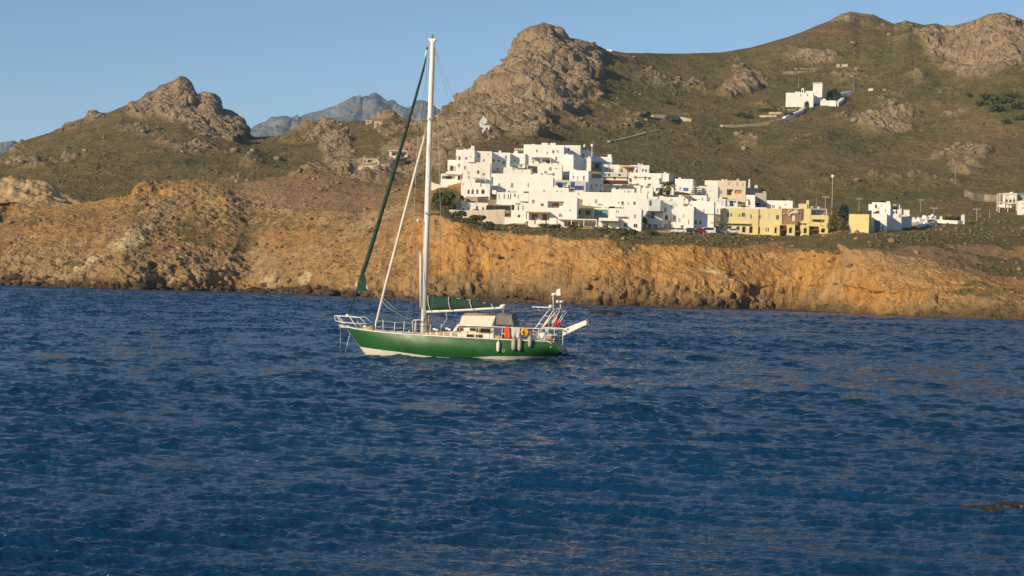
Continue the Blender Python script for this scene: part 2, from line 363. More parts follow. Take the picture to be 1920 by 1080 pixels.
ROCKS = [(1030,110,85,75,1.3),(960,160,80,50,1.1,-40),(1060,140,60,50,1.2),(905,190,60,34,.8,-35),(1010,190,90,34,.75),(900,240,60,34,.66),(985,235,60,30,.72),(1080,180,50,30,.55),(1060,235,60,30,.45),(1130,225,50,34,.42),(1180,230,36,20,.45),(840,255,50,40,.75),(830,300,55,26,.8),
 (340,190,62,42,1.3),(395,215,50,38,1.3),(440,240,28,25,1.3),(285,198,46,22,.85,-25),(240,238,30,14,.5),(300,255,50,10,.42),(400,290,80,16,.42,10),(350,268,70,14,.42),(460,315,36,18,.5),(150,240,60,8,.3,-20),(60,310,70,10,.4),(20,275,40,14,.6),(130,300,20,14,.4),
 (560,250,60,20,.5),(635,290,34,34,.95),(655,315,32,20,1.0),(720,320,80,30,.9),(770,290,60,40,.85),(700,340,60,14,.8),(600,240,60,14,.45),(740,240,40,20,.5),(720,222,30,10,.6),
 (1850,75,80,50,1.1),(1800,105,60,30,1.0),(1830,125,50,25,.95),(1900,70,60,50,1.0),(1780,90,50,30,.9),(1600,32,60,12,.75),(1690,50,60,12,.6),(1750,52,40,10,.6),
 (1395,165,45,16,.75,-15),(1530,112,50,10,.6),(1380,118,20,16,.4),(1680,200,60,35,.55),(1780,195,40,35,.5),(1820,290,40,40,.6),(1810,315,30,22,.6),(1600,215,50,18,.45),(1650,230,60,30,.5),(1740,290,40,16,.45),(1610,145,60,20,.5),(1700,150,40,14,.5),(1410,300,24,60,.4,-25),(1230,150,50,20,.35),(1200,110,60,10,.4),(1300,215,50,10,.35)]
rk = blobs(hx, hy, ROCKS)
n1 = fbm(x, y, z, 42, 5, 31, .55); n2 = fbm(x, y, z, 13, 4, 37, .6)
rock = np.clip(sstep(.15, .85, rk*1.05+.42*n1+.22*n2-.12), 0, 1)
d1, d2 = worley(x+6*n2, y+4*n1, z*.8, 21.0, 12); e1, e2 = worley(x+2*n2, y, z, 7.0, 14)
blk = np.clip((d2-d1)*1.6, 0, 1)-.55; bl2 = np.clip((e2-e1)*1.6, 0, 1)-.5
gul = ridged(x, y*.6, z*.4, 55, 4, 41)
str_ = ridged(x*.7+z*.9, y*.3, z*.5-x*.25, 16, 4, 44)
slab = ridged(x*.9+z*.5+5*n2, y*.4, z*.9-x*.35, 34, 3, 46)
plat = 1-np.clip(blobs(hx, hy, [(1515,190,75,26,1.4),(715,229,30,8,1.3),(735,300,70,16,1.2),(1895,382,60,22,1.3),(1580,122,24,8,1.2)]), 0, 1)
disp = n1*1.9+gul*.7*(1-rock)+rock*(2.6*blk+1.0*bl2+1.5*str_+2.2*slab+1.2*n2)+.4*n2+.25*fbm(x, y, z, 3.2, 3, 50)
disp = disp*plat+rock*.55*ridged(x, y, z*.7, 4.5, 3, 52)*plat
edge = 1-.86*np.exp(-((np.arange(len(r_))-470)/16.)**2)[:, None]
disp = disp*edge*sstep(0, 24, np.arange(len(r_)))[:, None]
tw = sstep(650, 690, r_)  # lie low behind the houses
disp = disp*np.where((hx > 840) & (hx < 1880), .25+.75*sstep(685, 760, r_), 1)
P = P+Nn*disp[..., None]
hl_az, hl_P = HZ, P
lush = np.clip(blobs(hx, hy, [(1870,195,60,22,1.2),(1830,180,40,12,1),(1900,215,40,14,1),(1250,190,60,10,.6),(1400,220,60,14,.6),(1480,205,60,12,.7),(1330,165,180,40,.35),(1640,140,160,25,.4),(1740,170,140,18,.45),(1180,165,60,30,.35),(1100,160,60,16,.4),(700,260,60,14,.4),(780,245,40,16,.5),(1300,110,160,14,.3),(1560,100,120,20,.35)])+.25*sstep(.1, .9, n1+.4*n2), 0, 1)
brown = np.clip(blobs(hx, hy, [(1900,395,110,14,1.1),(1560,60,140,20,.7),(1620,215,110,16,.5),(880,285,90,25,.6),(1400,320,20,60,.5,-28),(1500,55,110,14,.7,-18),(690,300,120,20,.6),(1800,390,100,10,.4)])+.3*sstep(.1, .8, fbm(x, y, z, 70, 3, 61)), 0, 1)
hill_attr = dict(rock=rock, lush=lush, brown=brown)
def scrub_col(b, v):
    big = b.noise(v, .016, 5, .65); mid = b.noise(v, .11, 5, .65); fin_ = b.noise(v, .55, 4, .7)
    c = b.ramp(mid, [(.32, (.135, .114, .040, 1)), (.5, (.200, .163, .062, 1)), (.68, (.265, .205, .090, 1))])
    c = b.mix(b.ramp(big, [(.45, 0), (.58, 1)]), c, b.mix(.6, c, (.265, .18, .085, 1)))
    grn = b.ramp(b.noise(v, .027, 4, .65, .4), [(.52, 0), (.62, .8)])
    c = b.mix(grn, c, b.mix(mid, (.098, .095, .030, 1), (.19, .168, .06, 1)))
    dots = b.ramp(b.voro(v, .42), [(.16, 1), (.36, 0)])
    c = b.mix(b.math('MULTIPLY', dots, b.ramp(fin_, [(.4, 0), (.6, .8)])), c, (.050, .054, .018, 1))
    return c, mid, fin_
def rock_col(b, v, lo_, mid_, hi_):
    n = b.noise(v, .16, 7, .68, .6); n2 = b.noise(v, .6, 4, .7)
    c = b.ramp(n, [(.28, lo_), (.5, mid_), (.72, hi_)])
    return b.mix(b.ramp(n2, [(.32, .5), (.5, 0)]), c, lo_), n2
b = NB('hill_ground'); v = b.coord()
sc_, mid, fin_ = scrub_col(b, v)
rc, rn = rock_col(b, v, (.21, .16, .105, 1), (.415, .305, .195, 1), (.52, .395, .265, 1))
sc_ = b.mix(b.math('MULTIPLY', b.attr('lush'), .6), sc_, b.mix(mid, (.085, .095, .026, 1), (.19, .175, .05, 1)))
sc_ = b.mix(b.math('MULTIPLY', b.attr('brown'), .75), sc_, b.mix(fin_, (.16, .10, .045, 1), (.25, .165, .085, 1)))
hole = b.math('MULTIPLY', b.ramp(b.noise(v, .09, 5, .65), [(.5, 0), (.62, .85)]), 1)
rf = b.math('SUBTRACT', b.attr('rock'), b.math('MULTIPLY', hole, .55), True)
specks = b.ramp(b.voro(v, .13), [(.10, .9), (.2, 0)])
sx_ = b.n('ShaderNodeSeparateXYZ'); b.put(sx_.inputs[0], v)
tz = b.math('ADD', b.math('MULTIPLY', sx_.outputs[2], .21), b.math('MULTIPLY', b.noise(v, .012, 3, .5), 5.0))
tl = b.ramp(b.math('ABSOLUTE', b.math('SUBTRACT', b.math('FRACT', tz), .5)), [(.0, 1), (.07, 0)])
sc_ = b.mix(b.math('MULTIPLY', tl, b.ramp(b.noise(v, .02, 4, .6), [(.5, 0), (.6, .6)])), sc_, (.27, .21, .12, 1))
sc_ = b.mix(b.math('MULTIPLY', specks, b.ramp(b.noise(v, .03, 3), [(.48, 0), (.6, .7)])), sc_, (.26, .21, .15, 1))
vr = b.coord((1, 1, .45)); ck = b.ramp(b.voro(vr, .10, 'DISTANCE_TO_EDGE'), [(.0, 0), (.10, 1)]); ck2 = b.ramp(b.voro(vr, .27, 'DISTANCE_TO_EDGE'), [(.0, 0), (.08, 1)])
ckm = b.math('MULTIPLY', b.math('ADD', b.math('MULTIPLY', ck, .6), b.math('MULTIPLY', ck2, .25)), b.attr('rock'))
c = b.mix(rf, sc_, rc)
nr = b.bump(b.math('ADD', b.math('ADD', b.noise(v, .5, 6, .7), ckm), b.math('MULTIPLY', mid, .8)), .9, 2.6)
M_hill = b.fin(c, .95, nr, None, .1)
b = NB('coast_ground'); v = b.coord()
sc_, mid, fin_ = scrub_col(b, v)
n = b.noise(v, .07, 6, .65, .5); n2 = b.noise(v, .9, 5, .7); vs = b.coord((1.2, 1.2, .35)); ns = b.noise(vs, .28, 6, .68, .8)
och = b.ramp(ns, [(.28, (.23, .112, .034, 1)), (.44, (.43, .222, .064, 1)), (.58, (.53, .30, .098, 1)), (.72, (.58, .395, .19, 1))])
och = b.mix(b.ramp(n, [(.45, 0), (.65, .6)]), och, (.40, .275, .14, 1))
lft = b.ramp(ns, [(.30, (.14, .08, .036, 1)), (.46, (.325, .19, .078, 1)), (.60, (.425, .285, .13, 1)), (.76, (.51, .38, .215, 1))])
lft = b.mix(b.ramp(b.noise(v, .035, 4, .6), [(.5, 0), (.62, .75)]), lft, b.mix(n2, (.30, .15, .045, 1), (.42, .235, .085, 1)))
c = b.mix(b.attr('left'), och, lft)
crg = b.ramp(ns, [(.3, (.20, .148, .085, 1)), (.5, (.32, .235, .135, 1)), (.7, (.42, .315, .185, 1))])
c = b.mix(b.math('MULTIPLY', b.math('MULTIPLY', b.attr('crag'), b.attr('left')), .55), c, crg)
c = b.mix(b.math('MULTIPLY', b.attr('rim'), .85), c, b.mix(n2, (.36, .20, .065, 1), (.50, .31, .12, 1)))
c = b.mix(b.math('MULTIPLY', b.attr('low'), .6), c, b.mix(n2, (.13, .105, .055, 1), (.27, .22, .12, 1)))
c = b.mix(b.math('MULTIPLY', b.attr('tan'), .85), c, b.mix(n2, (.29, .185, .10, 1), (.40, .27, .155, 1)))
gm = b.ramp(b.math('ADD', b.attr('green'), b.math('MULTIPLY', b.math('SUBTRACT', b.noise(v, .25, 5, .7), .5), 1.5)), [(.42, 0), (.62, .93)])
c = b.mix(gm, c, b.mix(.35, sc_, (.10, .095, .035, 1)))
c = b.mix(b.ramp(b.math('ADD', b.attr('pale'), b.math('MULTIPLY', b.math('SUBTRACT', n2, .5), .9)), [(.45, 0), (.6, .9)]), c, (.56, .44, .24, 1))
peb = b.ramp(b.voro(v, 1.1), [(.07, .85), (.13, 0)])
c = b.mix(b.math('MULTIPLY', peb, b.ramp(n, [(.4, 0), (.6, .7)])), c, (.55, .45, .30, 1))
c = b.mix(b.math('MULTIPLY', b.attr('wet_shade'), .9), c, b.mix(n2, (.018, .013, .009, 1), (.09, .06, .035, 1)))
vd = b.mix(.35, vs, b.n('ShaderNodeTexNoise').outputs['Color'], 'LINEAR_LIGHT') if False else vs
crk = b.ramp(b.voro(vs, .42, 'DISTANCE_TO_EDGE'), [(.0, 0), (.09, 1)]); crk2 = b.ramp(b.voro(v, .75, 'DISTANCE_TO_EDGE'), [(.0, 0), (.07, 1)])
nr = b.bump(b.math('ADD', b.math('ADD', n2, b.math('MULTIPLY', ns, 1.4)), b.math('ADD', b.math('MULTIPLY', crk, .24), b.math('MULTIPLY', crk2, .09))), .85, .8)
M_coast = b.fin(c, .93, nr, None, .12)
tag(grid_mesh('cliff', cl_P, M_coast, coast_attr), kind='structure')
tag(grid_mesh('hillside', hl_P, M_hill, hill_attr), kind='structure')
# --- bare sand mound behind the left headland
def layer(name, sky, r0_, rp, r1_, lowpx, x0, x1, n, rows, mat, disp, attrs=None, fall=.4):
    az = az_of(np.linspace(x0, x1, n))
    top = (np.full(n, rp), CAMZ+line(sky)(az)*rp); low = (np.full(n, r0_), CAMZ+line(lowpx)(az)*r0_)
    r, h = loft(az, [low, top, (np.full(n, r1_), top[1]*fall-4)], rows, 3)
    P = np.stack([np.sin(az)[None]*r, np.cos(az)[None]*r, h], -1)
    P = P+normals(P)*disp(P[..., 0], P[..., 1], P[..., 2])[..., None]
    return tag(grid_mesh(name, P, mat, attrs(P) if attrs else None), kind='structure')
b = NB('sand'); v = b.coord(); n = b.noise(v, .12, 6, .65)
c = b.ramp(n, [(.3, (.36, .235, .11, 1)), (.5, (.56, .39, .19, 1)), (.75, (.64, .48, .27, 1))])
c = b.mix(b.ramp(b.noise(v, .09, 5, .6), [(.56, 0), (.66, .8)]), c, (.09, .08, .035, 1))
M_sand = b.fin(c, .95, b.bump(b.noise(v, .8, 5, .7), .7, .5), None, .1)
layer('sand_hill', [(-200,330),(0,338),(15,336),(24,332),(34,336),(48,341),(72,342),(84,344),(98,352),(116,364),(136,376),(160,390),(185,420)], 640, 675, 720, [(-200,420),(0,405),(190,400)], -200, 185, 290, [70, 40], M_sand,
      lambda x, y, z: 1.0*ridged(x, y, z, 14, 4, 71)+.5*fbm(x, y, z, 4, 3, 72))
# --- the far mountain
b = NB('mountain_rock'); v = b.coord()
c = b.ramp(b.noise(v, .006, 7, .65, .4), [(.3, (.12, .12, .125, 1)), (.55, (.21, .21, .215, 1)), (.75, (.30, .30, .305, 1))])
M_mtn = b.fin(c, .95, b.bump(b.noise(v, .01, 7, .7), .8, 40), None, .1)
MT = [(300,300),(440,280),(483,257),(495,245),(512,233),(530,225),(545,228),(565,222),(585,210),(605,204),(615,199),(640,193),(680,190),(690,184),(702,178),(712,184),(725,195),(733,205),(745,206),(765,208),(780,203),(790,199),(800,203),(812,212),(830,225),(900,260)]
MD = lambda x, y, z: 26*ridged(x*1.2, y*.4, z*.5, 420, 5, 81)+16*fbm(x, y, z, 90, 4, 83)+22*ridged(x, y*.3, z, 150, 4, 85)
def mtn(sky, rp, x0, x1, low):
    layer('mountain', sky, rp-1300, rp, rp+800, low, x0, x1, 420, [150, 30], M_mtn, lambda x, y, z: MD(x, y, z)*np.where(np.hypot(x, y) > rp-160, .18, .8))
mtn(MT, 6000, 420, 880, [(300,330),(900,330)])
mtn([(-300,360),(-220,345),(-160,305),(-100,282),(-40,271),(0,270),(14,270),(24,273),(40,285),(80,320),(120,340)], 6200, -230, 110, [(-300,340),(120,340)])
# --- looking things up on the land
def _first(az, A, target):
    j = int(np.clip(np.searchsorted(az, target[0]), 1, len(az)-1))
    col = A[:, j]; rr = np.hypot(col[:, 0], col[:, 1]); ee = (col[:, 2]-CAMZ)/rr
    k = np.nonzero((ee >= target[1]) & (col[:, 2] > -.3))[0]
    if not len(k): return None
    k = k[0]
    if k == 0: return rr[0]
    t = (target[1]-ee[k-1])/(ee[k]-ee[k-1]+1e-9); return rr[k-1]+(rr[k]-rr[k-1])*np.clip(t, 0, 1)
def ground(px, py):
    "point of the land a photo pixel looks at"
    a, bb = ray(px, py); t = (math.atan2(a, 1), float(bb/math.sqrt(1+a*a)))
    c = [q for q in (_first(cl_az, cl_P, t), _first(hl_az, hl_P, t)) if q]
    r = min(c) if c else 900.
    return Vector((math.sin(t[0])*r, math.cos(t[0])*r, CAMZ+t[1]*r))
def ground_z(x, y):
    z = -5
    r = math.hypot(x, y); a = math.atan2(x, y)
    for az, A in ((cl_az, cl_P), (hl_az, hl_P)):
        j = int(np.clip(np.searchsorted(az, a), 1, len(az)-1)); col = A[:, j]; rr = np.hypot(col[:, 0], col[:, 1])
        if rr.min() <= r <= rr.max(): z = max(z, float(np.interp(r, np.maximum.accumulate(rr), col[:, 2])))
    return z
# ------------------------------------------------------------------ the sea
def sea():
    near = CAMZ*F/np.arange(720, 186, -.8); n0 = near[-1]
    r = np.concatenate([[4, 8, 14, 20], near, np.arange(n0+.42, 545, .42), [560, 620, 800, 1100, 1600, 3000, 6500]])
    azd = az_of(np.linspace(-200, 2120, 1060)); lim = 1.25
    az = np.concatenate([np.linspace(-lim, azd[0]-.01, 40), azd, np.linspace(azd[-1]+.01, lim, 40)])
    x = (np.sin(az)[None]*r[:, None]).astype(np.float32); y = (np.cos(az)[None]*r[:, None]).astype(np.float32)
    dr = np.gradient(r)[:, None].astype(np.float32); dr[:4] = .05; dr[-7:] = 40
    h = np.zeros_like(x); dx = np.zeros_like(x); dy = np.zeros_like(x)
    rng = np.random.default_rng(5)
    patch = np.clip((1+.45*fbm(x*.35, y*.8, x*0, 22, 3, 91))*(1+.6*fbm(x*.6, y, x*0, 2.6, 2, 93)), .5, 1.8)
    gain = (1+1.0*sstep(55, 130, r))[:, None].astype(np.float32)*(sstep(azd[0], azd[60], az)*sstep(azd[-1], azd[-61], az))[None].astype(np.float32)
    w1 = vnoise(x/6, y/6, x*0+.5, 7); w2 = vnoise(x/14, y/14, x*0+3.5, 9)
    for i in range(80):
        lam = .17*(14 ** rng.random()); th = R(255)+rng.normal(0, .26+.40*min(1, .35/lam))
        k = 2*math.pi/lam; kx, ky = k*math.cos(th), k*math.sin(th)
        amp = AMP*lam*(.5+1.0*rng.random())
        fade = np.clip((lam/np.maximum(abs(ky)/k*dr, .02)-2.2)/1.4, 0, 1)
        rows = np.nonzero(fade[:, 0] > 0)[0]
        p0 = rng.random()*6.283; a_, b_ = rng.normal(0, 1.5, 2)
        if not len(rows): continue
        m = slice(rows[0], rows[-1]+1)
        ph = kx*x[m]+ky*y[m]+p0+a_*w1[m]+b_*w2[m]
        a = amp*fade[m]*patch[m]*gain[m]; s = np.sin(ph)
        h[m] += a*np.cos(ph); dx[m] -= .45*a*s*math.cos(th); dy[m] -= .45*a*s*math.sin(th)
    P = np.stack([x+dx, y+dy, h], -1)
    b = NB('sea_water'); v = b.coord((1, 1, 1)); v2 = b.coord((.6, 1.2, 1))
    n1 = b.noise(v2, 3.2, 4, .6, .3); n2 = b.noise(v2, 9.0, 3, .6)
    hgt = b.math('ADD', b.math('MULTIPLY', n1, .11), b.math('MULTIPLY', n2, .05))
    nr = b.bump(hgt, 1.0, 1.0)
    c = b.ramp(b.noise(v, .03, 3, .5), [(.35, (.003, .030, .082, 1)), (.65, (.004, .046, .120, 1))])
    b.b.inputs['IOR'].default_value = 1.333
    m = b.fin(c, .09, nr, None, .32)
    tag(grid_mesh('sea', P, m), kind='structure')
AMP = .0068
sea()
# ------------------------------------------------------------------ the yacht
PSI = R(9)
BO = at(850, 669, 122.4); BO.z = 0
BX = Vector((math.cos(PSI), -math.sin(PSI), 0)); BY = Vector((math.sin(PSI), math.cos(PSI), 0))
def bx(px, py, yl=0.0):
    "point of the boat plane y = yl seen at a photo pixel, in boat coordinates (x aft, y starboard, z up)"
    a, b = ray(px, py); d = Vector((float(a), 1.0, float(b))); c = Vector((0, 0, CAMZ))-BO
    t = (yl-c.dot(BY))/d.dot(BY); p = c+d*t
    return Vector((p.dot(BX), yl, p.z))
G = {}
G['hull'] = (lambda b: b.fin(b.mix(b.ramp(b.noise(b.coord((1, 1, .35)), 1.1, 6, .65), [(.4, 0), (.75, .55)]), (.013, .095, .021, 1), (.035, .135, .043, 1)), b.ramp(b.noise(b.coord(), 2.2, 4), [(.3, .32), (.7, .5)]), b.bump(b.noise(b.coord((.6, 1, .6)), 1.6, 2), .06, .2)))(NB('green_hull_paint'))
G['bottom'] = (lambda b: b.fin(b.mix(b.ramp(b.noise(b.coord((1, 1, 3)), 1.5, 5, .7), [(.5, 0), (.75, .8)]), (.74, .71, .60, 1), (.36, .36, .20, 1)), .6))(NB('antifouling'))
G['white'] = paint('white_gelcoat', (.80, .78, .72), .4, .1, 2)
G['spar'] = paint('white_spar', (.82, .80, .74), .35, .08, 1.2)
G['deck'] = paint('cream_deck', (.60, .50, .34), .7, .25, 2)
G['steel'] = paint('stainless', (.75, .74, .70), .3, .05, 2, 0, .6)
G['tube'] = paint('white_tube', (.84, .82, .76), .35, .05)
G['green'] = (lambda b: b.fin(b.ramp(b.noise(b.coord((1, 1, 1)), 1.6, 5, .6), [(.3, (.004, .032, .020, 1)), (.7, (.012, .062, .040, 1))]), .8, b.bump(b.noise(b.coord((.7, 1, 2)), 2.3, 4, .6, .6), .8, .12)))(NB('green_canvas'))
G['cream'] = (lambda b: b.fin(b.ramp(b.noise(b.coord(), 1.2, 4), [(.3, (.64, .59, .49, 1)), (.7, (.76, .71, .60, 1))]), .8, b.bump(b.noise(b.coord(), 2.2, 3), .35, .08)))(NB('cream_canvas'))
G['mesh'] = paint('grey_mesh_cloth', (.20, .185, .15), .85, .2, 3)
G['tan'] = paint('tan_canvas', (.50, .36, .19), .8, .2, 3, .3)
G['dark'] = paint('dark_window', (.035, .028, .022), .12, .3, 3)
G['black'] = paint('black_rubber', (.02, .02, .02), .5, .2, 3)
G['wire'] = paint('rigging_wire', (.42, .40, .36), .4, .1, 2, 0, .5)
G['rope'] = paint('tan_rope', (.55, .36, .19), .9, .2, 5)
G['fender'] = paint('fender_cream', (.74, .70, .58), .55, .1, 4)
G['fgrey'] = paint('fender_grey', (.44, .40, .30), .6, .2, 5)
G['orange'] = paint('orange_cloth', (.75, .10, .015), .8, .15, 6, .4)
G['yellow'] = paint('yellow_plastic', (.66, .36, .025), .5, .12, 6)
G['cloth'] = paint('white_cloth', (.56, .55, .53), .9, .12, 5, .4)
G['red'] = paint('red_flag', (.50, .025, .03), .85, .2, 6, .4)
G['teak'] = paint('teak', (.30, .17, .08), .6, .3, 5)
yacht = empty('sailing_yacht', BO, -PSI)
tag(yacht, 'green hulled single masted sailing yacht anchored in the bay with furled sails', 'yacht')
# hull
ST = [(650,613.5,.06),(658,615.5,.28),(670,618,.55),(690,620.5,.92),(720,624,1.30),(760,627.5,1.62),(800,630,1.82),(850,632.8,1.95),(900,635.3,1.98),(950,637.8,1.92),(990,639.5,1.76),(1020,640.5,1.55),(1036,641.2,1.42),(1045,649,1.36),(1053,656.5,1.28)]
sx = [];
for px, py, b_ in ST:
    p = bx(px, py, -b_); sx.append((p.x, p.z, b_))
sx = np.array(sx)
xs = np.concatenate([np.linspace(sx[0, 0], sx[12, 0], 46), np.linspace(sx[12, 0], sx[14, 0], 7)[1:]])
sheer = lambda x: float(np.interp(x, sx[:, 0], sx[:, 1])); beam = lambda x: float(np.interp(x, sx[:, 0], sx[:, 2]))
xp = lambda px, y=-1.5: bx(px, 640, y).x
KE = [(650,None),(688,-.12),(700,-.45),(740,-.8),(960,-.8),(990,-.35),(1012,-.05),(1053,None)]
kx = [sx[0, 0]]+[xp(p, 0) for p, z in KE[1:-1]]+[sx[-1, 0]]
kz = [sx[0, 1]-.12]+[z for p, z in KE[1:-1]]+[.42]
BT = [(660,.52),(688,.42),(760,.24),(815,.06),(850,.02),(880,.06),(930,.22),(1000,.27),(1030,.29),(1053,.36)]
def section(x):
    s, b_ = sheer(x), beam(x); k = float(np.interp(x, kx, kz)); k = min(k, s-.1)
    bt = float(np.interp(x, [xp(p, -1) for p, z in BT], [z for p, z in BT])); bt = min(max(bt, k+.02), s-.05)
    f = np.clip((x-sx[0, 0])/5.5, 0, 1); n = 1.15+2.1*f; q = .85-.3*f
    zz = np.concatenate([np.linspace(s, bt, 10), np.linspace(bt, k, 7)[1:]])
    u = np.clip((zz-s)/(k-s), 0, 1); y = b_*(1-u**n)**q*(1+.05*f*np.sin(np.pi*np.minimum(u*1.6, 1)))
    return np.stack([np.full(16, x), y, zz], -1)
S_ = np.array([section(x) for x in xs])
def hull_part(name, a, b, mat):
    mb = MB(); n = b-a
    for sg in (-1, 1):
        vs = [(p[0], sg*p[1], p[2]) for st in S_ for p in st[a:b]]; m = len(S_)
        mb.add(vs, [(i*n+j, i*n+j+1, (i+1)*n+j+1, (i+1)*n+j) for i in range(m-1) for j in range(n-1)])
    e = S_[-1][a:b]; vs = [(p[0], -p[1], p[2]) for p in e]+[(p[0], p[1], p[2]) for p in e]
    mb.add(vs, [(j, j+1, n+j+1, n+j) for j in range(n-1)])
    o = mb.build(name, mat, yacht, True)
    return o
hull_part('hull', 0, 10, G['hull']); hull_part('bottom_paint', 9, 16, G['bottom'])
mb = MB(); nd = len(xs)-6; dv = []
for x in xs[:nd]:
    b_, s = beam(x), sheer(x); dv += [(x, -b_+.01, s-.01), (x, -b_*.5, s+.05), (x, 0, s+.07), (x, b_*.5, s+.05), (x, b_-.01, s-.01)]
mb.add(dv, [(i*5+j, i*5+j+1, i*5+j+6, i*5+j+5) for i in range(nd-1) for j in range(4)])
e0 = xs[nd-1]; e1 = xs[-1]; be, se = beam(e0), sheer(e0)
mb.add([(e0, -be, se), (e0, be, se), (e1, 1.28, sheer(e1)), (e1, -1.28, sheer(e1))], [(0, 1, 2, 3)])
mb.build('deck', G['deck'], yacht, True)
for sg in (-1, 1):
    MB().tube([(x, sg*beam(x), sheer(x)+.03) for x in xs[:nd:2]]+[(xs[-1], sg*1.28, sheer(xs[-1])+.02)], .042, 5).build('toe_rail', G['white'], yacht, True)
dz = lambda px, py, y: bx(px, py, y)
# rudder skeg
MB().prism([(bx(p, q, 0).x, bx(p, q, 0).z) for p, q in ((1018,676),(1029.5,666.5),(1030,679),(1024,680))], -.07, .07).build('rudder', G['bottom'], yacht)
# deckhouse and trunk
def house_box(x0, x1, zt, yw, zlow=.1, slope=.25):
    return [(x0-slope, zlow), (x0, zt), (x1, zt), (x1+.02, zlow)]
p0, p1 = bx(862, 614, -1.15), bx(926, 614, -1.15)
dh = MB().prism([(p0.x-.12, sheer(p0.x)-.05), (p0.x+.1, p0.z-.12), (p0.x+.3, p0.z), (p1.x, p1.z-.02), (p1.x, sheer(p1.x)-.05)], -1.15, 1.15).build('deckhouse', G['white'], yacht, bevel=.06)
def side_win(a, b, c, d, name='window', parent=dh, mat='dark', y=-1.16, t=.02, fr=.05):
    q0, q1 = bx(a, b, y), bx(c, d, y)
    f = MB().box(q0.x-fr, q1.x+fr, y-t*.5, y+.04, q1.z-fr, q0.z+fr).build(name, G['tan'] if mat == 'dark' else G['white'], parent, bevel=.012)
    MB().box(q0.x, q1.x, y-t, y-t*.5-.002, q1.z, q0.z).build('pane', G[mat], f)
for w in ((876,627.3,888,632.7),(892.5,627.8,904.5,633),(881.5,615.6,891.5,619.8),(863.5,615.6,868,619.5),(894,615.8,898.5,623)): side_win(*w)
side_win(901, 615.5, 919, 624, 'cockpit_shade_panel', yacht, 'dark', -1.18)  # dark panel painted in for the shade of the open cockpit
p0, p1 = bx(798, 623.5, -.95), bx(862, 622, -.95)
MB().prism([(p0.x-.25, sheer(p0.x)), (p0.x, p0.z), (p1.x, p1.z), (p1.x, sheer(p1.x))], -.95, .95).build('cabin_trunk', G['white'], yacht, bevel=.05)
for a, b_ in ((800,806.5),(808.5,817),(820.5,831),(833,843.5),(847,858)):
    y = -beam(xp(a))+.06; q0, q1 = bx(a, 623, y), bx(b_, 623.4, y); zb = sheer(q0.x)+.06
    MB().box(q0.x, q1.x, y-.012, y+.012, zb, q0.z).build('side_screen', G['tan'], yacht)
q0, q1 = bx(928, 629, -1.8), bx(940, 635, -1.8); MB().box(q0.x, q1.x, -1.82, -1.76, q1.z, q0.z).build('side_screen', G['tan'], yacht)
MB().prism([(bx(a, b_, -1.0).x, bx(a, b_, -1.0).z) for a, b_ in ((848,621),(858,607),(861,609),(852,622))], -.9, .9).build('windscreen', G['white'], yacht)
# awning over the cockpit
def sheet(pts, t, name, mat, parent=yacht):
    pts = [Vector(p) for p in pts]; n = (pts[1]-pts[0]).cross(pts[2]-pts[0]).normalized()*t
    k = len(pts); return MB().add(pts+[p+n for p in pts], [tuple(range(k)), tuple(range(2*k-1, k-1, -1))]+[(i, k+i, k+(i+1) % k, (i+1) % k) for i in range(k)]).build(name, mat, parent)
A = [bx(860.5, 611, -1.3), bx(922, 612.3, -1.3), bx(929, 592.3, -1.0), bx(866.3, 592.3, -1.0)]
aw = empty('awning', (0, 0, 0), 0, yacht)
mir = lambda p: Vector((p.x, -p.y, p.z))
sheet(A, .02, 'side_panel', G['cream'], aw); sheet([mir(p) for p in A], .02, 'side_panel', G['cream'], aw)
def roof(pa, pb, rise, mat, name, parent=aw):
    n = 7; vs = []
    for p in (pa, pb):
        for i in range(n):
            t = -1+2*i/(n-1); vs.append((p.x+.12*(1-t*t)*(1 if p is pa else 1), p.y*-t, p.z+rise*(1-t*t)))
    m = len(vs); vs += [(x, y, z-.02) for x, y, z in vs]
    fs = [(i, i+1, n+i+1, n+i) for i in range(n-1)]; fs += [tuple(m+j for j in f[::-1]) for f in fs]
    fs += [(i, m+i, m+i+1, i+1) for i in range(n-1)]+[(n+i, n+i+1, m+n+i+1, m+n+i) for i in range(n-1)]
    return MB().add(vs, fs).build(name, mat, parent, True)
roof(A[3], A[2], .16, G['tan'], 'roof_panel')
B_ = [bx(930, 608, -1.28), bx(963, 610, -1.2), bx(958, 591, -.95), bx(930.5, 592.3, -1.0)]
sheet(B_, .02, 'mesh_panel', G['mesh'], aw); sheet([mir(p) for p in B_], .02, 'mesh_panel', G['mesh'], aw)
roof(B_[3], B_[2], .18, G['mesh'], 'roof_panel'); 
sheet([B_[1], mir(B_[1]), mir(B_[2]), B_[2]], .02, 'mesh_panel', G['mesh'], aw)
for pa, pb in ((A[0], A[3]), (A[1], A[2]), (B_[1], B_[2])):
    MB().tube([pa+Vector((0, -.02, -.5)), pb+Vector((0, -.02, 0))]+[Vector((pb.x+.12*(1-t*t), pb.y*-t, pb.z+.17*(1-t*t))) for t in (-.6, -.2, .2, .6)]+[mir(pb), mir(pa)+Vector((0, 0, -.5))], .022, 6).build('hoop', G['steel'], aw, True)
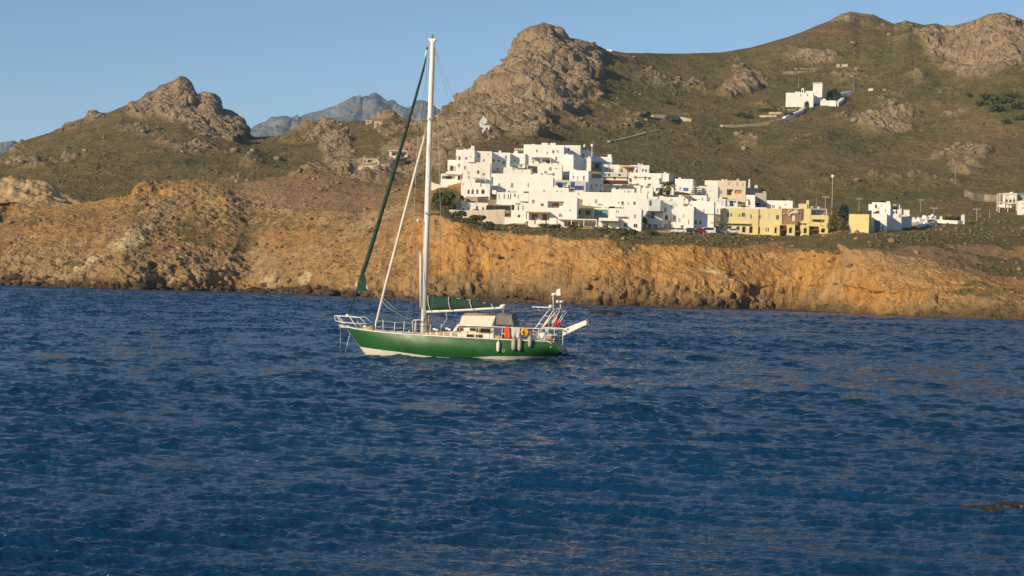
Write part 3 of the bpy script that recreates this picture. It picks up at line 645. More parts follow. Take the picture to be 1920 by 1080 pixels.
# foredeck
def lump(c, r, mat, name, parent=yacht, sub=2, jit=.12):
    v, f = ico(sub); v = v*(1+jit*RNG.uniform(-1, 1, (len(v), 1)))*np.array(r)+np.array(c)
    return MB().add(v, f).build(name, mat, parent, True)
p = bx(694.5, 616.5, -.2); lump(p, (.32, .3, .22), G['tan'], 'sail_bag')
p = bx(684.5, 613.5, 0); wl = MB().lathe([(.12, -.2), (.1, -.05), (.16, 0), (.16, .08), (.06, .12)], p).build('windlass', G['white'], yacht, True)
for a, b_, c, d in ((717,621.5,732,626.5),(734,622,750,626.5),(753,624,762,627.5)):
    q0, q1 = bx(a, b_, -.45), bx(c, d, -.45); MB().box(q0.x, q1.x, -.45, .45, sheer(q0.x)-.02, q0.z).build('deck_hatch', G['white'], yacht, bevel=.05)
for a, b_ in ((815,617),(819,619),(838,616),(843,618)):
    p = bx(a, b_, -.7); lump(p, (.12, .1, .08), G['white'], 'winch')
def bar(name, pts, r=.02, mat='tube', n=6, parent=yacht): return MB().tube(pts, r, n).build(name, G[mat], parent, True)
# pulpit
pul = empty('pulpit', (0, 0, 0), 0, yacht)
for sg in (-1, 1):
    P_ = lambda a, b_, w: (lambda q: Vector((q.x, sg*w, q.z)))(bx(a, b_, -w))
    T = [P_(627, 592, .05), P_(631, 592, .28), P_(655.5, 594, .62), P_(675, 595.5, .8), P_(687, 608.7, .92)]
    bar('top_rail', T, .024, parent=pul)
    bar('lower_rail', [P_(629, 601.5, .06), P_(641, 604.5, .35), P_(664, 606.5, .66), P_(684, 607.8, .86)], .02, parent=pul)
    for u, w in ((T[1], P_(646, 612, .22)), (T[2], P_(671, 616.5, .62))): bar('post', [u, w], .022, parent=pul)
bar('cross_rail', [bx(627, 592, -.05), bx(629, 601.5, -.06)], .022, parent=pul)
rl = MB().prism([(bx(a, b_, 0).x, bx(a, b_, 0).z) for a, b_ in ((637,609),(655,611),(656,615),(640,614))], -.12, .12).build('bow_roller', G['steel'], yacht)
an = MB().tube([bx(654, 611, 0), bx(640, 611.5, 0)], .04, 6).tube([bx(641, 608, 0), bx(636, 611, 0), bx(639, 615, 0)], [.03, .09, .03], 6).build('anchor', G['steel'], yacht)
bar('anchor_chain', [bx(655.5, 622, 0), bx(656, 627, 0), bx(651, 646, -.1), bx(646, 668, -.2)], .022, 'wire')
bar('snubber_line', [bx(638, 613, 0), bx(638, 648, 0), bx(638.5, 668, 0)], .014, 'wire')
# stanchions and lifelines
for sg in (-1, 1):
    st = []
    for a in (702, 739, 778, 808, 858, 899, 943):
        x = xp(a); y = sg*(beam(x)-.05); st.append(Vector((x, y, sheer(x)+.72)))
        bar('stanchion', [(x-.03, y, sheer(x)), (x-.06 if a < 710 else x, y, sheer(x)+.74)], .026 if a < 750 else .02)
    xe = xp(960); st.append(Vector((xe, sg*(beam(xe)-.05), sheer(xe)+.78)))
    st.insert(0, Vector((xp(686), sg*.92, sheer(xp(686))+.45)))
    for dz_ in (0, -.36): bar('lifeline', [q+Vector((0, 0, dz_)) for q in st], .009, 'wire', 5)
    x = xp(750); bar('mooring_post', [(x, sg*1.2, sheer(x)), (x, sg*1.2, sheer(x)+.2)], .04, 'white')
    # pushpit: thick white tube round the stern
    T = [Vector((xp(a), sg*(beam(min(xp(a), xp(1036)))-.05), sheer(min(xp(a), xp(1030)))+.8)) for a in (868, 900, 943, 975, 1010, 1035)]+[Vector((xp(1054), sg*1.2, sheer(xp(1030))+.78))]
    bar('pushpit_rail', T+[Vector((xp(1054), sg*.5, sheer(xp(1030))+.78))], .03)
    bar('pushpit_rail', [Vector((q.x, q.y, q.z-.4)) for q in T[2:]], .018)
    bar('pushpit_post', [T[-1], T[-1]+Vector((0, 0, -.95))], .026)
    for a in (975, 1010, 1027): x = xp(a); bar('pushpit_post', [(x, sg*(beam(x)-.05), sheer(x)), (x, sg*(beam(x)-.05), sheer(x)+.8)], .022)
    bar('stern_strut', [bx(1038.5, 640, sg*1.35) if sg < 0 else mir(bx(1038.5, 640, -1.35)), bx(1032, 652, -1.5) if sg < 0 else mir(bx(1032, 652, -1.5))], .03)
    # arch ladder
    Q = lambda a, b_: (lambda q: Vector((q.x, sg*1.45, q.z)))(bx(a, b_, -1.45))
    u0, u1, w0, w1 = Q(984.5, 641), Q(1030, 579.5), Q(1003, 640), Q(1039, 579)
    for s_, e_ in ((u0, u1), (w0, w1), (Q(1012, 622), Q(1043, 583))): bar('arch_leg', [s_, s_.lerp(e_, .9), Vector((e_.x+.05, sg*1.1, e_.z+.02))], .03)
    for t in (.55, .80): bar('arch_rung', [u0.lerp(u1, t), w0.lerp(w1, t-.04)], .022)
    bar('arch_leg', [Q(1035, 613), Q(1049, 582)], .022)
z_ = bx(1030, 579, -1.1)
for a in (1030, 1038, 1044): q = bx(a, 579.5, -1.1); bar('arch_beam', [q, mir(q)], .03)
# solar panel, lights, radar, wind generator
q0, q1 = bx(997, 575.5, -1.0), bx(1029, 576.8, -1.0)
sol = MB().prism([(q0.x, q0.z-.02), (q0.x, q0.z+.03), (q1.x, q1.z+.03), (q1.x, q1.z-.02)], -1.0, 1.0).build('solar_panel', G['tube'], yacht, bevel=.008)
for y in (-.8, .8): bar('strut', [bx(1006, 577, y), bx(1020, 589, y)], .012, 'steel', 5, sol)
MB().lathe([(.02, -.12), (.1, -.08), (.13, 0), (.1, .08), (.02, .12)], bx(1032.5, 574.5, -.9), 12).build('dome_antenna', G['white'], yacht, True)
rd = MB().lathe([(.10, -.10), (.25, -.09), (.28, -.02), (.27, .05), (.18, .1), (.02, .11)], bx(1050.5, 565.5, .2), 18).build('radar_dome', G['white'], yacht, True)
bar('mount', [bx(1050.5, 568.5, .2), bx(1051, 580, .2)], .03, parent=rd); bar('mount_arm', [bx(1040, 579, .2), bx(1052, 578, .2)], .02, parent=rd)
wg = empty('wind_generator', (0, 0, 0), 0, yacht)
bar('post', [bx(1037.5, 580, -.5), bx(1037, 553, -.5)], .028, 'tube', 8, wg)
bar('nacelle', [bx(1034, 553.5, -.5), bx(1036, 552.5, -.5), bx(1041, 551.5, -.5), bx(1043, 551, -.5)], [.05, .11, .09, .03], 'white', 10, wg)
MB().prism([(bx(a, b_, -.5).x, bx(a, b_, -.5).z) for a, b_ in ((1041,552),(1044.5,542),(1050.5,541),(1051,554),(1043,554))], -.52, -.48).build('tail_fin', G['white'], wg)
hb = bx(1034, 553.5, -.5)
for k in range(3):
    t = R(100+120*k); d = Vector((-.15, math.sin(t)*.5-.1, math.cos(t)*1)).normalized(); s_ = d.cross(Vector((1, 0, 0))).normalized()*.05
    MB().add([hb-s_, hb+s_, hb+d*.55+s_*.5, hb+d*.55-s_*.5]+[q+Vector((.015, 0, 0)) for q in (hb-s_, hb+s_, hb+d*.55+s_*.5, hb+d*.55-s_*.5)], [(0, 1, 2, 3), (7, 6, 5, 4), (0, 4, 5, 1), (1, 5, 6, 2), (2, 6, 7, 3), (3, 7, 4, 0)]).build('blade', G['wire'], wg)
for a, b_, c, d in ((1050,604,1062,585),(1045,606,1058,583)): bar('fishing_rod', [bx(a, b_, -.6), bx(c, d, -.6)], .022)
# lockers and stern gear
q0, q1 = bx(998, 622, -1.1), bx(1025, 638, -1.1)
lk = MB().box(q0.x, q1.x, -1.1, -.2, q1.z, q0.z).build('stern_locker', G['white'], yacht, bevel=.09)
lump(bx(1033, 631.5, -1.0), (.2, .2, .23), G['fgrey'], 'buoy'); 
lump(bx(1030, 606, -.4), (.16, .16, .2), G['mesh'], 'outboard_cover'); lump(bx(1024, 610, -.4), (.12, .2, .12), G['black'], 'outboard_cover')
for a, b_ in ((1045,618),(1049,622)): bar('boarding_ladder', [bx(a, b_, -.5), bx(a+1, 652, -.5)], .025, 'steel')
lump(bx(1044, 650, -.6), (.2, .3, .16), G['fgrey'], 'stern_fender'); lump(bx(1051.5, 655, -.4), (.11, .2, .12), G['white'], 'stern_light')
sheet([bx(1038, 642, -1.3), bx(1038, 642, 1.3), bx(1043, 622, 1.2), bx(1043, 622, -1.2)], .03, 'transom_screen', G['mesh'])
pg = MB().prism([(bx(a, b_, -.9).x, bx(a, b_, -.9).z) for a, b_ in ((1054.5,617.5),(1101.5,599),(1104.5,606.5),(1056.5,629.5))], -.95, -.75).build('gangplank', G['tube'], yacht, bevel=.03)
MB().prism([(bx(a, b_, -.9).x, bx(a, b_, -.9).z) for a, b_ in ((1098,600.8),(1101.8,599.2),(1104.2,606.2),(1100.5,608))], -.975, -.725).build('end_cap', G['teak'], pg)
MB().prism([(bx(a, b_, -.9).x, bx(a, b_, -.9).z) for a, b_ in ((1063,616.8),(1066,615.2),(1066.5,618.5),(1063.5,619.5))], -.965, -.735).build('fitting', G['black'], pg)
MB().tube([bx(944.5, 657.5, -1.99)+Vector((.09*math.cos(t), -.02, .09*math.sin(t))) for t in np.linspace(0, 6.283, 13)], .025, 5).build('exhaust_ring', G['tan'], yacht, True)
# mast and rig
mt, mbm = bx(811, 74, 0), bx(793.5, 632, 0)
def mp(py): t = (632-py)/(632-74.); return mbm.lerp(mt, t)
mast = MB().tube([mp(632), mp(400), mp(150), mp(74)], [.185, .18, .155, .135], 14).build('mast', G['spar'], yacht, True)
for y in (-.16,): bar('sail_track', [mp(610)+Vector((.17, 0, 0)), mp(90)+Vector((.14, 0, 0))], .03, 'wire', 5, mast)
MB().prism([(bx(a, b_, 0).x, bx(a, b_, 0).z) for a, b_ in ((803,72),(818.5,73),(815.5,79),(806.5,79))], -.12, .12).build('masthead_crane', G['spar'], mast, bevel=.03)
wv = MB().tube([mp(74), bx(811.3, 65, 0)], .025, 5).tube([bx(808, 69.5, 0), bx(814.5, 69.5, 0)], .02, 5).build('wind_vane', G['black'], mast)
bar('masthead_block', [bx(801.5, 88, 0), bx(800.5, 93, 0)], .06, 'black', 6, mast)
gp = bar('mast_pole', [bx(788.2, 470, -.25), bx(788.5, 577, -.25)], .055, 'spar', 8, mast)
mw = []
for py in (601, 597, 610): mw.append(MB().lathe([(.09, -.08), (.07, 0), (.1, .08)], mp(py)+Vector((.0, -.22, 0)), 10).build('winch', G['steel'], mast, True))
lump(mp(612)+Vector((.2, -.12, 0)), (.14, .14, .5), G['mesh'], 'coiled_halyards', mast); lump(mp(605)+Vector((.34, -.05, .0)), (.06, .1, .5), G['rope'], 'coiled_halyards', mast)
tips = {}
for py, w, dx_ in ((402, 1.05, .1), (226, .80, .1)):
    for sg in (-1, 1):
        q = mp(py); tip = q+Vector((dx_, sg*w, .12)); tips[(py, sg)] = tip
        bar('spreader', [q, tip], [.05, .03], 'wire', 6, mast)
# photo shows spreader ends fore and aft of the mast: a second swept pair
for py, a0, b0, a1, b1 in ((402, 777, 400, 826, 402), (226, 785, 224, 821, 227.5)):
    bar('spreader', [bx(a0, b0, -.5), mp(py), bx(a1, b1, .5)], [.02, .045, .02], 'wire', 6, mast)
def wire(name, pts, r=.011, mat='wire'): bar(name, pts, r, mat, 5)
for sg in (-1, 1):
    for a, py in ((776, 400), (826, 402)):
        x = xp(770 if a < 800 else 806); top = bx(785 if a < 800 else 821, 225, .5*sg)
        wire('shroud', [mp(85), top, bx(a, py, .5*sg), Vector((x, sg*(beam(x)-.08), sheer(x)))], .011)
    for a, py in ((757, 400), (786, 230)):
        x = xp(a); wire('shroud', [mp(py), Vector((x, sg*(beam(x)-.08), sheer(x)))], .01)
    wire('backstay', [mp(78), bx(1012, 612, sg*1.4)], .010)
wire('topping_lift', [mp(78), bx(945, 573, 0)], .011); wire('halyard', [bx(815.5, 95, -.1), bx(802.5, 545, -.1)], .018, 'rope'); wire('halyard', [bx(800, 95, -.1), bx(789.5, 470, -.1)], .010)
wire('sheet_rope', [bx(704, 546, 0), bx(745, 583, -.4), bx(788, 586, -.2)], .012, 'rope'); wire('sheet_rope', [bx(703, 548, 0), bx(726, 576, -.5), bx(772, 602, -.6)], .014, 'cloth')
wire('mainsheet', [bx(944, 577, 0), bx(942, 596, -.1), bx(938, 613, -.2)], .03, 'rope'); wire('vang', [bx(836, 584, 0), bx(838, 598, 0), bx(826, 616, 0)], .025, 'cloth')
gb = [bx(774, 626, -.5), bx(773.5, 603, -.5), bx(776, 600, -.5), bx(787, 600.5, -.5)]; gb += [Vector((p.x, .5, p.z)) for p in gb[::-1]]
bar('mast_guard_rail', gb, .028)
# boom with its covered mainsail
b0_, b1_ = bx(797, 584.5, 0), bx(946, 576.5, 0)
boom = MB().tube([b0_, b0_.lerp(b1_, .1), b0_.lerp(b1_, .95), b1_], [.08, .105, .10, .07], 10).build('boom', G['spar'], yacht, True)
bar('boom_end', [bx(938, 574.5, 0), bx(947.5, 572, 0)], .09, 'spar', 8, boom)
CV = [(795.5,553.5,580,.12),(800,553.5,581,.2),(815,554.5,580.5,.27),(830,555.5,580,.28),(845,557,579.5,.27),(860,558.5,578.5,.26),(875,560.5,577.5,.25),(890,563,576.5,.23),(905,566,575.5,.2),(918,569,574.8,.17),(930,571.5,574,.13),(938,573,573.8,.08)]
mb = MB(); n = 14; vs = []
for i, (a, t, b_, w) in enumerate(CV):
    zt, zb = bx(a, t, 0), bx(a, b_, 0)
    for k in range(n):
        u = 2*math.pi*k/n; c_ = (1-math.cos(u))/2       # 0 bottom .. 1 top
        yw = math.sin(u)*w*(1.0-.62*c_)*(1+.1*math.sin(i*2.1+k))
        vs.append((zb.x, yw, zb.z-.08+(zt.z-zb.z+.08)*c_+.03*math.sin(i*1.9)*c_))
m = len(CV); mb.add(vs, [(i*n+k, i*n+(k+1) % n, (i+1)*n+(k+1) % n, (i+1)*n+k) for i in range(m-1) for k in range(n)]+[tuple(range(n)), tuple((m-1)*n+k for k in range(n))[::-1]])
cov = mb.build('sail_cover', G['green'], boom, True)
for a in (803, 842, 882, 922):
    i = np.interp(a+np.array([0, 4.0]), [c[0] for c in CV], range(m)); t = float(np.interp(a, [c[0] for c in CV], [c[1] for c in CV])); b_ = float(np.interp(a, [c[0] for c in CV], [c[2] for c in CV])); w = float(np.interp(a, [c[0] for c in CV], [c[3] for c in CV]))
    pts = []
    for s_ in np.linspace(0, 1, 8):
        q = bx(a+5*s_**2, t+(b_+2-t)*s_, 0); pts.append(q+Vector((0, -(w*(.25+.78*math.sin(s_*2.2)))-.02, 0)))
    bar('strap', pts, .034, 'cloth', 6, cov)
for a in (857, 875, 905): bar('batten_pocket', [bx(a, np.interp(a, [c[0] for c in CV], [c[1] for c in CV])+1.2, -.1), bx(a+7, np.interp(a+7, [c[0] for c in CV], [c[1] for c in CV])+1.2, -.1)], .02, 'cloth', 5, cov)
# headsails rolled on their stays
pts = [(799.5,105,.03),(794,130,.07),(780,180,.085),(765,232,.095),(748,290,.11),(730,350,.12),(712,410,.125),(697,460,.13),(686,495,.13),(678,518,.12),(670,545,.07),(661,565,.055),(653,588,.05),(650.5,597,.06)]
gen = MB().tube([bx(a, b_, 0) for a, b_, r in pts], [r for *_, r in pts], 10).build('furled_headsail', G['green'], yacht, True)
sheet([bx(680, 499, -.1), bx(690.5, 544, -.12), bx(688, 545.5, -.12), bx(667, 545.5, -.1)], .05, 'sail_clew', G['green'], gen)
sheet([bx(668.5, 523, -.16), bx(670.5, 537, -.16), bx(665.5, 536, -.16)], .03, 'clew_patch', G['cloth'], gen); sheet([bx(687.5, 531, -.17), bx(690.5, 544, -.17), bx(686.5, 540, -.17)], .03, 'clew_patch', G['cloth'], gen)
bar('headsail_swivel', [bx(800.5, 94, 0), bx(797, 108, 0)], .05, 'spar', 8, gen); MB().lathe([(.13, -.06), (.13, .06)], bx(652, 591, 0), 12).build('furling_drum', G['spar'], gen)
stt = [(799.5,238,.02),(795,260,.07),(780,316,.08),(760,393,.085),(740,470,.09),(722,538,.085),(712,578,.075),(705,606,.06),(703,616,.05)]
MB().tube([bx(a, b_, 0) for a, b_, r in stt], [r for *_, r in stt], 10).build('furled_staysail', G['cream'], yacht, True)
wire('forestay', [mp(80), bx(799.5, 105, 0)], .014)
# --- things hung on the boat
def hung(name, c, build, label, cat, mats, group=None):
    o = empty(name, BO+BX*c.x+BY*c.y+Vector((0, 0, c.z)), -PSI); tag(o, label, cat, group); build(o); return o
def fender(pxc, y0, y1, w, mat, label):
    x = xp(pxc); yy = -beam(x)-w/2-.03
    t, b_ = bx(pxc, y0, yy), bx(pxc, y1, yy); L = t.z-b_.z; r = w/2
    def bld(o):
        MB().lathe([(.03, -L), (r*.5, -L+.02), (r*.92, -L+r*.6), (r, -L*.6), (r, -L*.4), (r*.92, -r*.6), (r*.45, -.03), (.035, 0), (.035, .05)], (0, 0, 0), 14).build('body', G[mat], o, True)
        MB().tube([(0, 0, .03), (0, .12, .25), (0, .2, sheer(x)+.4-t.z)], .014, 5).build('lanyard', G['rope'], o)
    hung('fender', t, bld, label, 'fender', None, 'fenders along the hull side')
fender(934.5, 640, 660, .24, 'fender', 'slim bright white fender hanging alone amidships on the green hull')
fender(963.5, 634, 657, .30, 'fgrey', 'fat grey fender under the white cloth, left one of the touching pair')
fender(974.5, 635, 658, .26, 'fgrey', 'grey fender below the yellow lifebuoy, right one of the touching pair')
fender(994, 630, 651, .25, 'fgrey', 'grey fender at the foot of the stern arch, hung higher than the others')
def flat(name, poly, y, t, mat, label, cat, extra=None):
    c = bx(poly[0][0], poly[0][1], y)
    def bld(o):
        n = 9; m_ = MB(); P4 = [bx(a, b_, y)-c for a, b_ in poly]; vs = []
        for s_ in (0, t):
            for i in range(n):
                for j in range(n):
                    u, v = i/(n-1), j/(n-1); p = (P4[0].lerp(P4[1], u)).lerp(P4[3].lerp(P4[2], u), v)
                    vs.append((p.x, s_+.07*math.sin(u*11+v*2)*v, p.z))
        k = n*n; fs = [(i*n+j, i*n+j+1, (i+1)*n+j+1, (i+1)*n+j) for i in range(n-1) for j in range(n-1)]
        fs += [tuple(k+q for q in f[::-1]) for f in fs]
        ring = [i for i in range(n)]+[i*n+n-1 for i in range(1, n)]+[(n-1)*n+j for j in range(n-2, -1, -1)]+[i*n for i in range(n-2, 0, -1)]
        fs += [(ring[i], ring[(i+1) % len(ring)], k+ring[(i+1) % len(ring)], k+ring[i]) for i in range(len(ring))]
        m_.add(vs, fs).build('fabric', G[mat], o, True)
        if extra: extra(o, c)
    return hung(name, c, bld, label, cat, None)
yb = -beam(xp(960))-.02
flat('cloth', [(946,613.5),(955,613.5),(957,636.5),(945.5,634)], yb, .05, 'orange', 'orange cloth draped over the stern rail', 'cloth')
flat('towel', [(958.5,614.5),(976,614.5),(974,634),(959.5,633)], yb-.02, .03, 'cloth', 'pale grey white towel hung over the stern rail', 'towel')
c = bx(984, 623, -beam(xp(984))-.06)
def horseshoe(o):
    pts = [Vector((.17*math.cos(t), 0, .19*math.sin(t))) for t in np.linspace(R(-60), R(240), 17)]
    MB().tube(pts, [.09]+[.10]*15+[.09], 9).build('float_ring', G['yellow'], o, True)
    MB().box(-.2, .2, .0, .05, -.2, .2).build('cover', G['yellow'], o, bevel=.02)
    for x in (-.08, .08): MB().box(x-.035, x+.035, -.12, .0, -.06, -.01).build('strap', G['black'], o)
hung('lifebuoy', c, horseshoe, 'yellow horseshoe lifebuoy strapped to the stern rail beside the towel', 'lifebuoy', None)
def staff(o, c): MB().tube([bx(1044, 615, -.3)-c, bx(1040, 585, -.3)-c], .016, 5).build('staff', G['steel'], o)
def ensign(o, c):
    staff(o, c); q = [bx(a, b_, -.34)-c for a, b_ in ((1039,588.5),(1045,590),(1046,599),(1037,598))]
    MB().add([p+Vector((0, -.07, 0)) for p in q]+[p+Vector((0, -.05, 0)) for p in q], [(0, 1, 2, 3), (7, 6, 5, 4), (0, 4, 5, 1), (1, 5, 6, 2), (2, 6, 7, 3), (3, 7, 4, 0)]).build('canton', paint('faded_canton', (.45, .20, .20), .85, .4, 14), o)
flat('flag', [(1041,588),(1047,592),(1051.5,613),(1040,612)], -.3, .02, 'red', 'red ensign drooping from a staff at the stern', 'flag', ensign)
bl = paint('flag_blue', (.03, .10, .36), .8, .1, 5); G['fblue'] = bl
def greek(o, c):
    for k in range(2):
        q = [bx(815.2, 415.3+k*2.6, .42)-c, bx(821.3, 416+k*2.6, .42)-c]; MB().add([q[0], q[1], q[1]-Vector((0, 0, .045)), q[0]-Vector((0, 0, .045))]+[p+Vector((0, -.012, 0)) for p in (q[0], q[1], q[1]-Vector((0, 0, .045)), q[0]-Vector((0, 0, .045)))], [(0, 1, 2, 3), (7, 6, 5, 4), (0, 4, 5, 1), (1, 5, 6, 2), (2, 6, 7, 3), (3, 7, 4, 0)]).build('stripe', G['cloth'], o)
flat('flag', [(815,412.8),(821,414.5),(821.5,421),(815,421)], .5, .02, 'fblue', 'small blue and white striped courtesy flag below the right spreader', 'flag', greek)
def refl(o):
    MB().add([(0, 0, .17), (-.13, 0, 0), (0, -.13, 0), (.13, 0, 0), (0, .13, 0), (0, 0, -.17)], [(0, 1, 2), (0, 2, 3), (0, 3, 4), (0, 4, 1), (5, 2, 1), (5, 3, 2), (5, 4, 3), (5, 1, 4)]).build('body', G['white'], o)
    MB().tube([(0, 0, .15), (-.05, 0, .55)], .01, 4).build('lanyard', G['wire'], o)
hung('radar_reflector', bx(784.5, 414, -.5), refl, 'small white radar reflector hanging below the left spreader', 'radar reflector', None)
# ------------------------------------------------------------------ houses
def plaster(name, col, var=.07):
    b = NB(name); v = b.coord(); n1 = b.noise(v, .35, 5, .6); n2 = b.noise(b.coord((1.6, 1.6, .25)), .9, 5, .65)
    lo_ = tuple(c*(1-2.2*var) for c in col)+(1,); hi = tuple(col)+(1,)
    c = b.mix(b.ramp(n2, [(.5, 0), (.78, .55)]), b.ramp(n1, [(.3, lo_), (.65, hi)]), tuple(c*.72 for c in col)+(1,))
    return b.fin(c, .85, b.bump(b.noise(v, 2.2, 4), .25, .05), None, .2)
H = dict(w=plaster('whitewash', (.87, .85, .81), .05), m=plaster('warm_whitewash', (.83, .80, .73), .06), c=plaster('cream_plaster', (.72, .62, .47)), g=plaster('grey_plaster_and_shade', (.50, .46, .39), .12),
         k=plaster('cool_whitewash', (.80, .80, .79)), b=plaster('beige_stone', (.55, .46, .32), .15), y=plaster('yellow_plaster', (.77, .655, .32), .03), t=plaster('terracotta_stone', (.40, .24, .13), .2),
         s=plaster('dry_stone', (.34, .28, .20), .3), p=plaster('pink_curtain', (.66, .42, .32)))
Wn = dict(d=paint('dark_glass', (.035, .035, .04), .12, .4, 2), g=paint('grey_shutter', (.24, .25, .27), .6, .2, 2), b=paint('blue_shutter_and_shade', (.07, .14, .30), .55, .2, 2), n=paint('brown_shutter', (.22, .10, .045), .6, .25, 2),
          q=paint('turquoise_glass', (.16, .36, .36), .15, .25, 2), l=paint('pale_blue_shutter', (.38, .43, .50), .6, .15, 2), w=paint('white_joinery', (.74, .72, .68), .5, .1, 2), o=paint('orange_awning', (.52, .27, .10), .8, .2, 2),
          r=paint('maroon_awning', (.17, .045, .03), .85, .25, 2), e=paint('dark_green_awning', (.03, .04, .03), .85, .3, 2), k=paint('dark_timber', (.07, .045, .03), .7, .3, 2), s=paint('slab_grey', (.45, .42, .36), .8, .2, 2), i=paint('iron_rail', (.09, .08, .075), .6, .2, 2), u=paint('blue_door', (.10, .17, .36), .6, .2, 2), f=paint('faded_canvas', (.60, .56, .48), .85, .15, 2))
Wn['y'] = H['y']
def house(label, x0, x1, yt, yb, dep=8., yaw=16, mat='w', els='', off=0., name='house', cat='house', group='white houses of the hillside town', sink=3.0, base=None, up=.45, D=None):
    g0 = ground((x0+x1)/2, yb if base is None else base)
    Y = (D or g0.y)+off; th = R(yaw*(.26 if yaw > 0 else .5))+.85*math.atan2(float(ray((x0+x1)/2, yb)[0]), 1)
    if D: th = R(2)
    pl = at(x0, yb, Y); ux = Vector((math.cos(th), -math.sin(th), 0)); uy = Vector((math.sin(th), math.cos(th), 0))
    o = empty(name, pl, -th); tag(o, label, cat, group)
    c0 = Vector((0, 0, CAMZ))-pl
    def q(px, py):       # photo pixel on the front wall -> (along, up)
        a, b = ray(px, py); d = Vector((float(a), 1, float(b))); t = -c0.dot(uy)/d.dot(uy); p = c0+d*t
        return p.dot(ux), p.z
    Wd = q(x1, (yt+yb)/2)[0]; Ht = q((x0+x1)/2, yt)[1]; z0 = -sink
    E = []
    for e in filter(None, [s.strip() for s in els.split(';')]):
        f = e.split(); E.append((f[0], [float(v) for v in f[1:5]], f[5] if len(f) > 5 else 'd'))
    holes = []
    for k, v, m in E:
        if k in 'wdla':
            (u0, t1), (u1, t0) = q(v[0], v[1]), q(v[2], v[3]); u0, u1 = max(u0, .06), min(u1, Wd-.06)
            if u1-u0 < .12: continue
            holes.append((u0, u1, max(t0, z0+.1), min(t1, Ht-.06), {'w': .16, 'd': .2, 'l': 1.7, 'a': 1.1}[k], k, m))
    wr = np.random.default_rng(int(x0*31+yb*3))
    if group and 'white houses' in group and Wd > 4 and Ht > 2.6 and len(holes) < 5:
        for i in range(14):
            if sum(1 for h in holes if h[4] == 'w') > 5: break
            u = wr.uniform(.5, Wd-1.4); ww = wr.uniform(.55, .9); t = wr.uniform(.4, Ht-1.9); hh_ = wr.uniform(.8, 1.3)
            if t < 0 or any(u < h[1]+.5 and u+ww > h[0]-.5 and t < h[3]+.5 and t+hh_ > h[2]-.5 for h in holes): continue
            holes.append((u, u+ww, t, t+hh_, .16, 'w', 'dglgn'[wr.integers(0, 5)]))
    us = sorted({0., Wd, *[h[0] for h in holes], *[h[1] for h in holes]}); zs = sorted({z0, Ht, *[h[2] for h in holes], *[h[3] for h in holes]})
    mb = MB()
    for a, b in zip(us[:-1], us[1:]):
        for c, d in zip(zs[:-1], zs[1:]):
            mu, mz = (a+b)/2, (c+d)/2
            if any(h[0] < mu < h[1] and h[2] < mz < h[3] for h in holes): continue
            mb.add([(a, 0, c), (b, 0, c), (b, 0, d), (a, 0, d)], [(0, 1, 2, 3)])
    for u0, u1, t0, t1, dp, k, m in holes:
        mb.add([(u0, 0, t0), (u1, 0, t0), (u1, 0, t1), (u0, 0, t1), (u0, dp, t0), (u1, dp, t0), (u1, dp, t1), (u0, dp, t1)],
               [(0, 4, 5, 1), (1, 5, 6, 2), (2, 6, 7, 3), (3, 7, 4, 0), (4, 7, 6, 5)])
        if k == 'a':
            r = (u1-u0)/2; cz = t1-r
            for sg in (0, 1):
                cx = (u0+u1)/2; cn = (u0 if sg == 0 else u1, t1)
                arc = [(cx+(-1 if sg == 0 else 1)*r*math.cos(t), cz+r*math.sin(t)) for t in np.linspace(0, math.pi/2, 6)]
                pts = [cn]+arc; mb.add([(x, .004, z) for x, z in pts]+[(x, .2, z) for x, z in pts], [tuple(range(7))]+[(i, i+1, 8+i, 7+i) for i in range(1, 6)])
    tk = .25; zr = Ht-up
    mb.add([(0,0,z0),(Wd,0,z0),(Wd,dep,z0),(0,dep,z0),(0,0,Ht),(Wd,0,Ht),(Wd,dep,Ht),(0,dep,Ht),(tk,tk,Ht),(Wd-tk,tk,Ht),(Wd-tk,dep-tk,Ht),(tk,dep-tk,Ht),(tk,tk,zr),(Wd-tk,tk,zr),(Wd-tk,dep-tk,zr),(tk,dep-tk,zr)],
           [(1,2,6,5),(2,3,7,6),(3,0,4,7),(4,5,9,8),(5,6,10,9),(6,7,11,10),(7,4,8,11),(8,9,13,12),(9,10,14,13),(10,11,15,14),(11,8,12,15),(12,13,14,15)])
    mb.build('wall', H[mat], o)
    for u0, u1, t0, t1, dp, k, m in holes:
        if k == 'w':
            f = MB(); e = min(.06, (u1-u0)*.12)
            f.box(u0, u0+e, .07, .13, t0, t1).box(u1-e, u1, .07, .13, t0, t1).box(u0+e, u1-e, .07, .13, t1-e, t1).box(u0+e, u1-e, .07, .13, t0, t0+e).box((u0+u1)/2-e*.4, (u0+u1)/2+e*.4, .08, .12, t0+e, t1-e)
            f.box(u0-.05, u1+.05, -.06, -.003, t0-.07, t0-.005)
            fo = f.build('window', Wn['w' if m in 'dgl' else m], o); MB().box(u0+.003, u1-.003, .135, .155, t0+.003, t1-.003).build('pane', Wn[m], fo)
        elif k == 'd':
            fo = MB().box(u0+.004, u1-.004, .10, .17, t0+.004, t1-.004).build('door', Wn[m], o)
            MB().box(u1-.22, u1-.16, .06, .098, t0+1.0, t0+1.1).build('handle', Wn['i'], fo)
        elif k in 'la' and m != 'x':
            n = max(1, int((u1-u0)/2.2)); w = (u1-u0)/n
            if k == 'l':
                for i in range(n):
                    if m in 'dnbgk': MB().box(u0+w*(i+.28), u0+w*(i+.72), dp-.08, dp-.004, t0+.02, t0+min(2.1, (t1-t0)*.85)).build('terrace_door', Wn[m], o)
            else: MB().box(u0+.15, u1-.15, dp-.08, dp-.004, t0+.02, t1-.35*(u1-u0)).build('terrace_door', Wn[m], o)
    cr = np.random.default_rng(int(x0*13+yt*7))
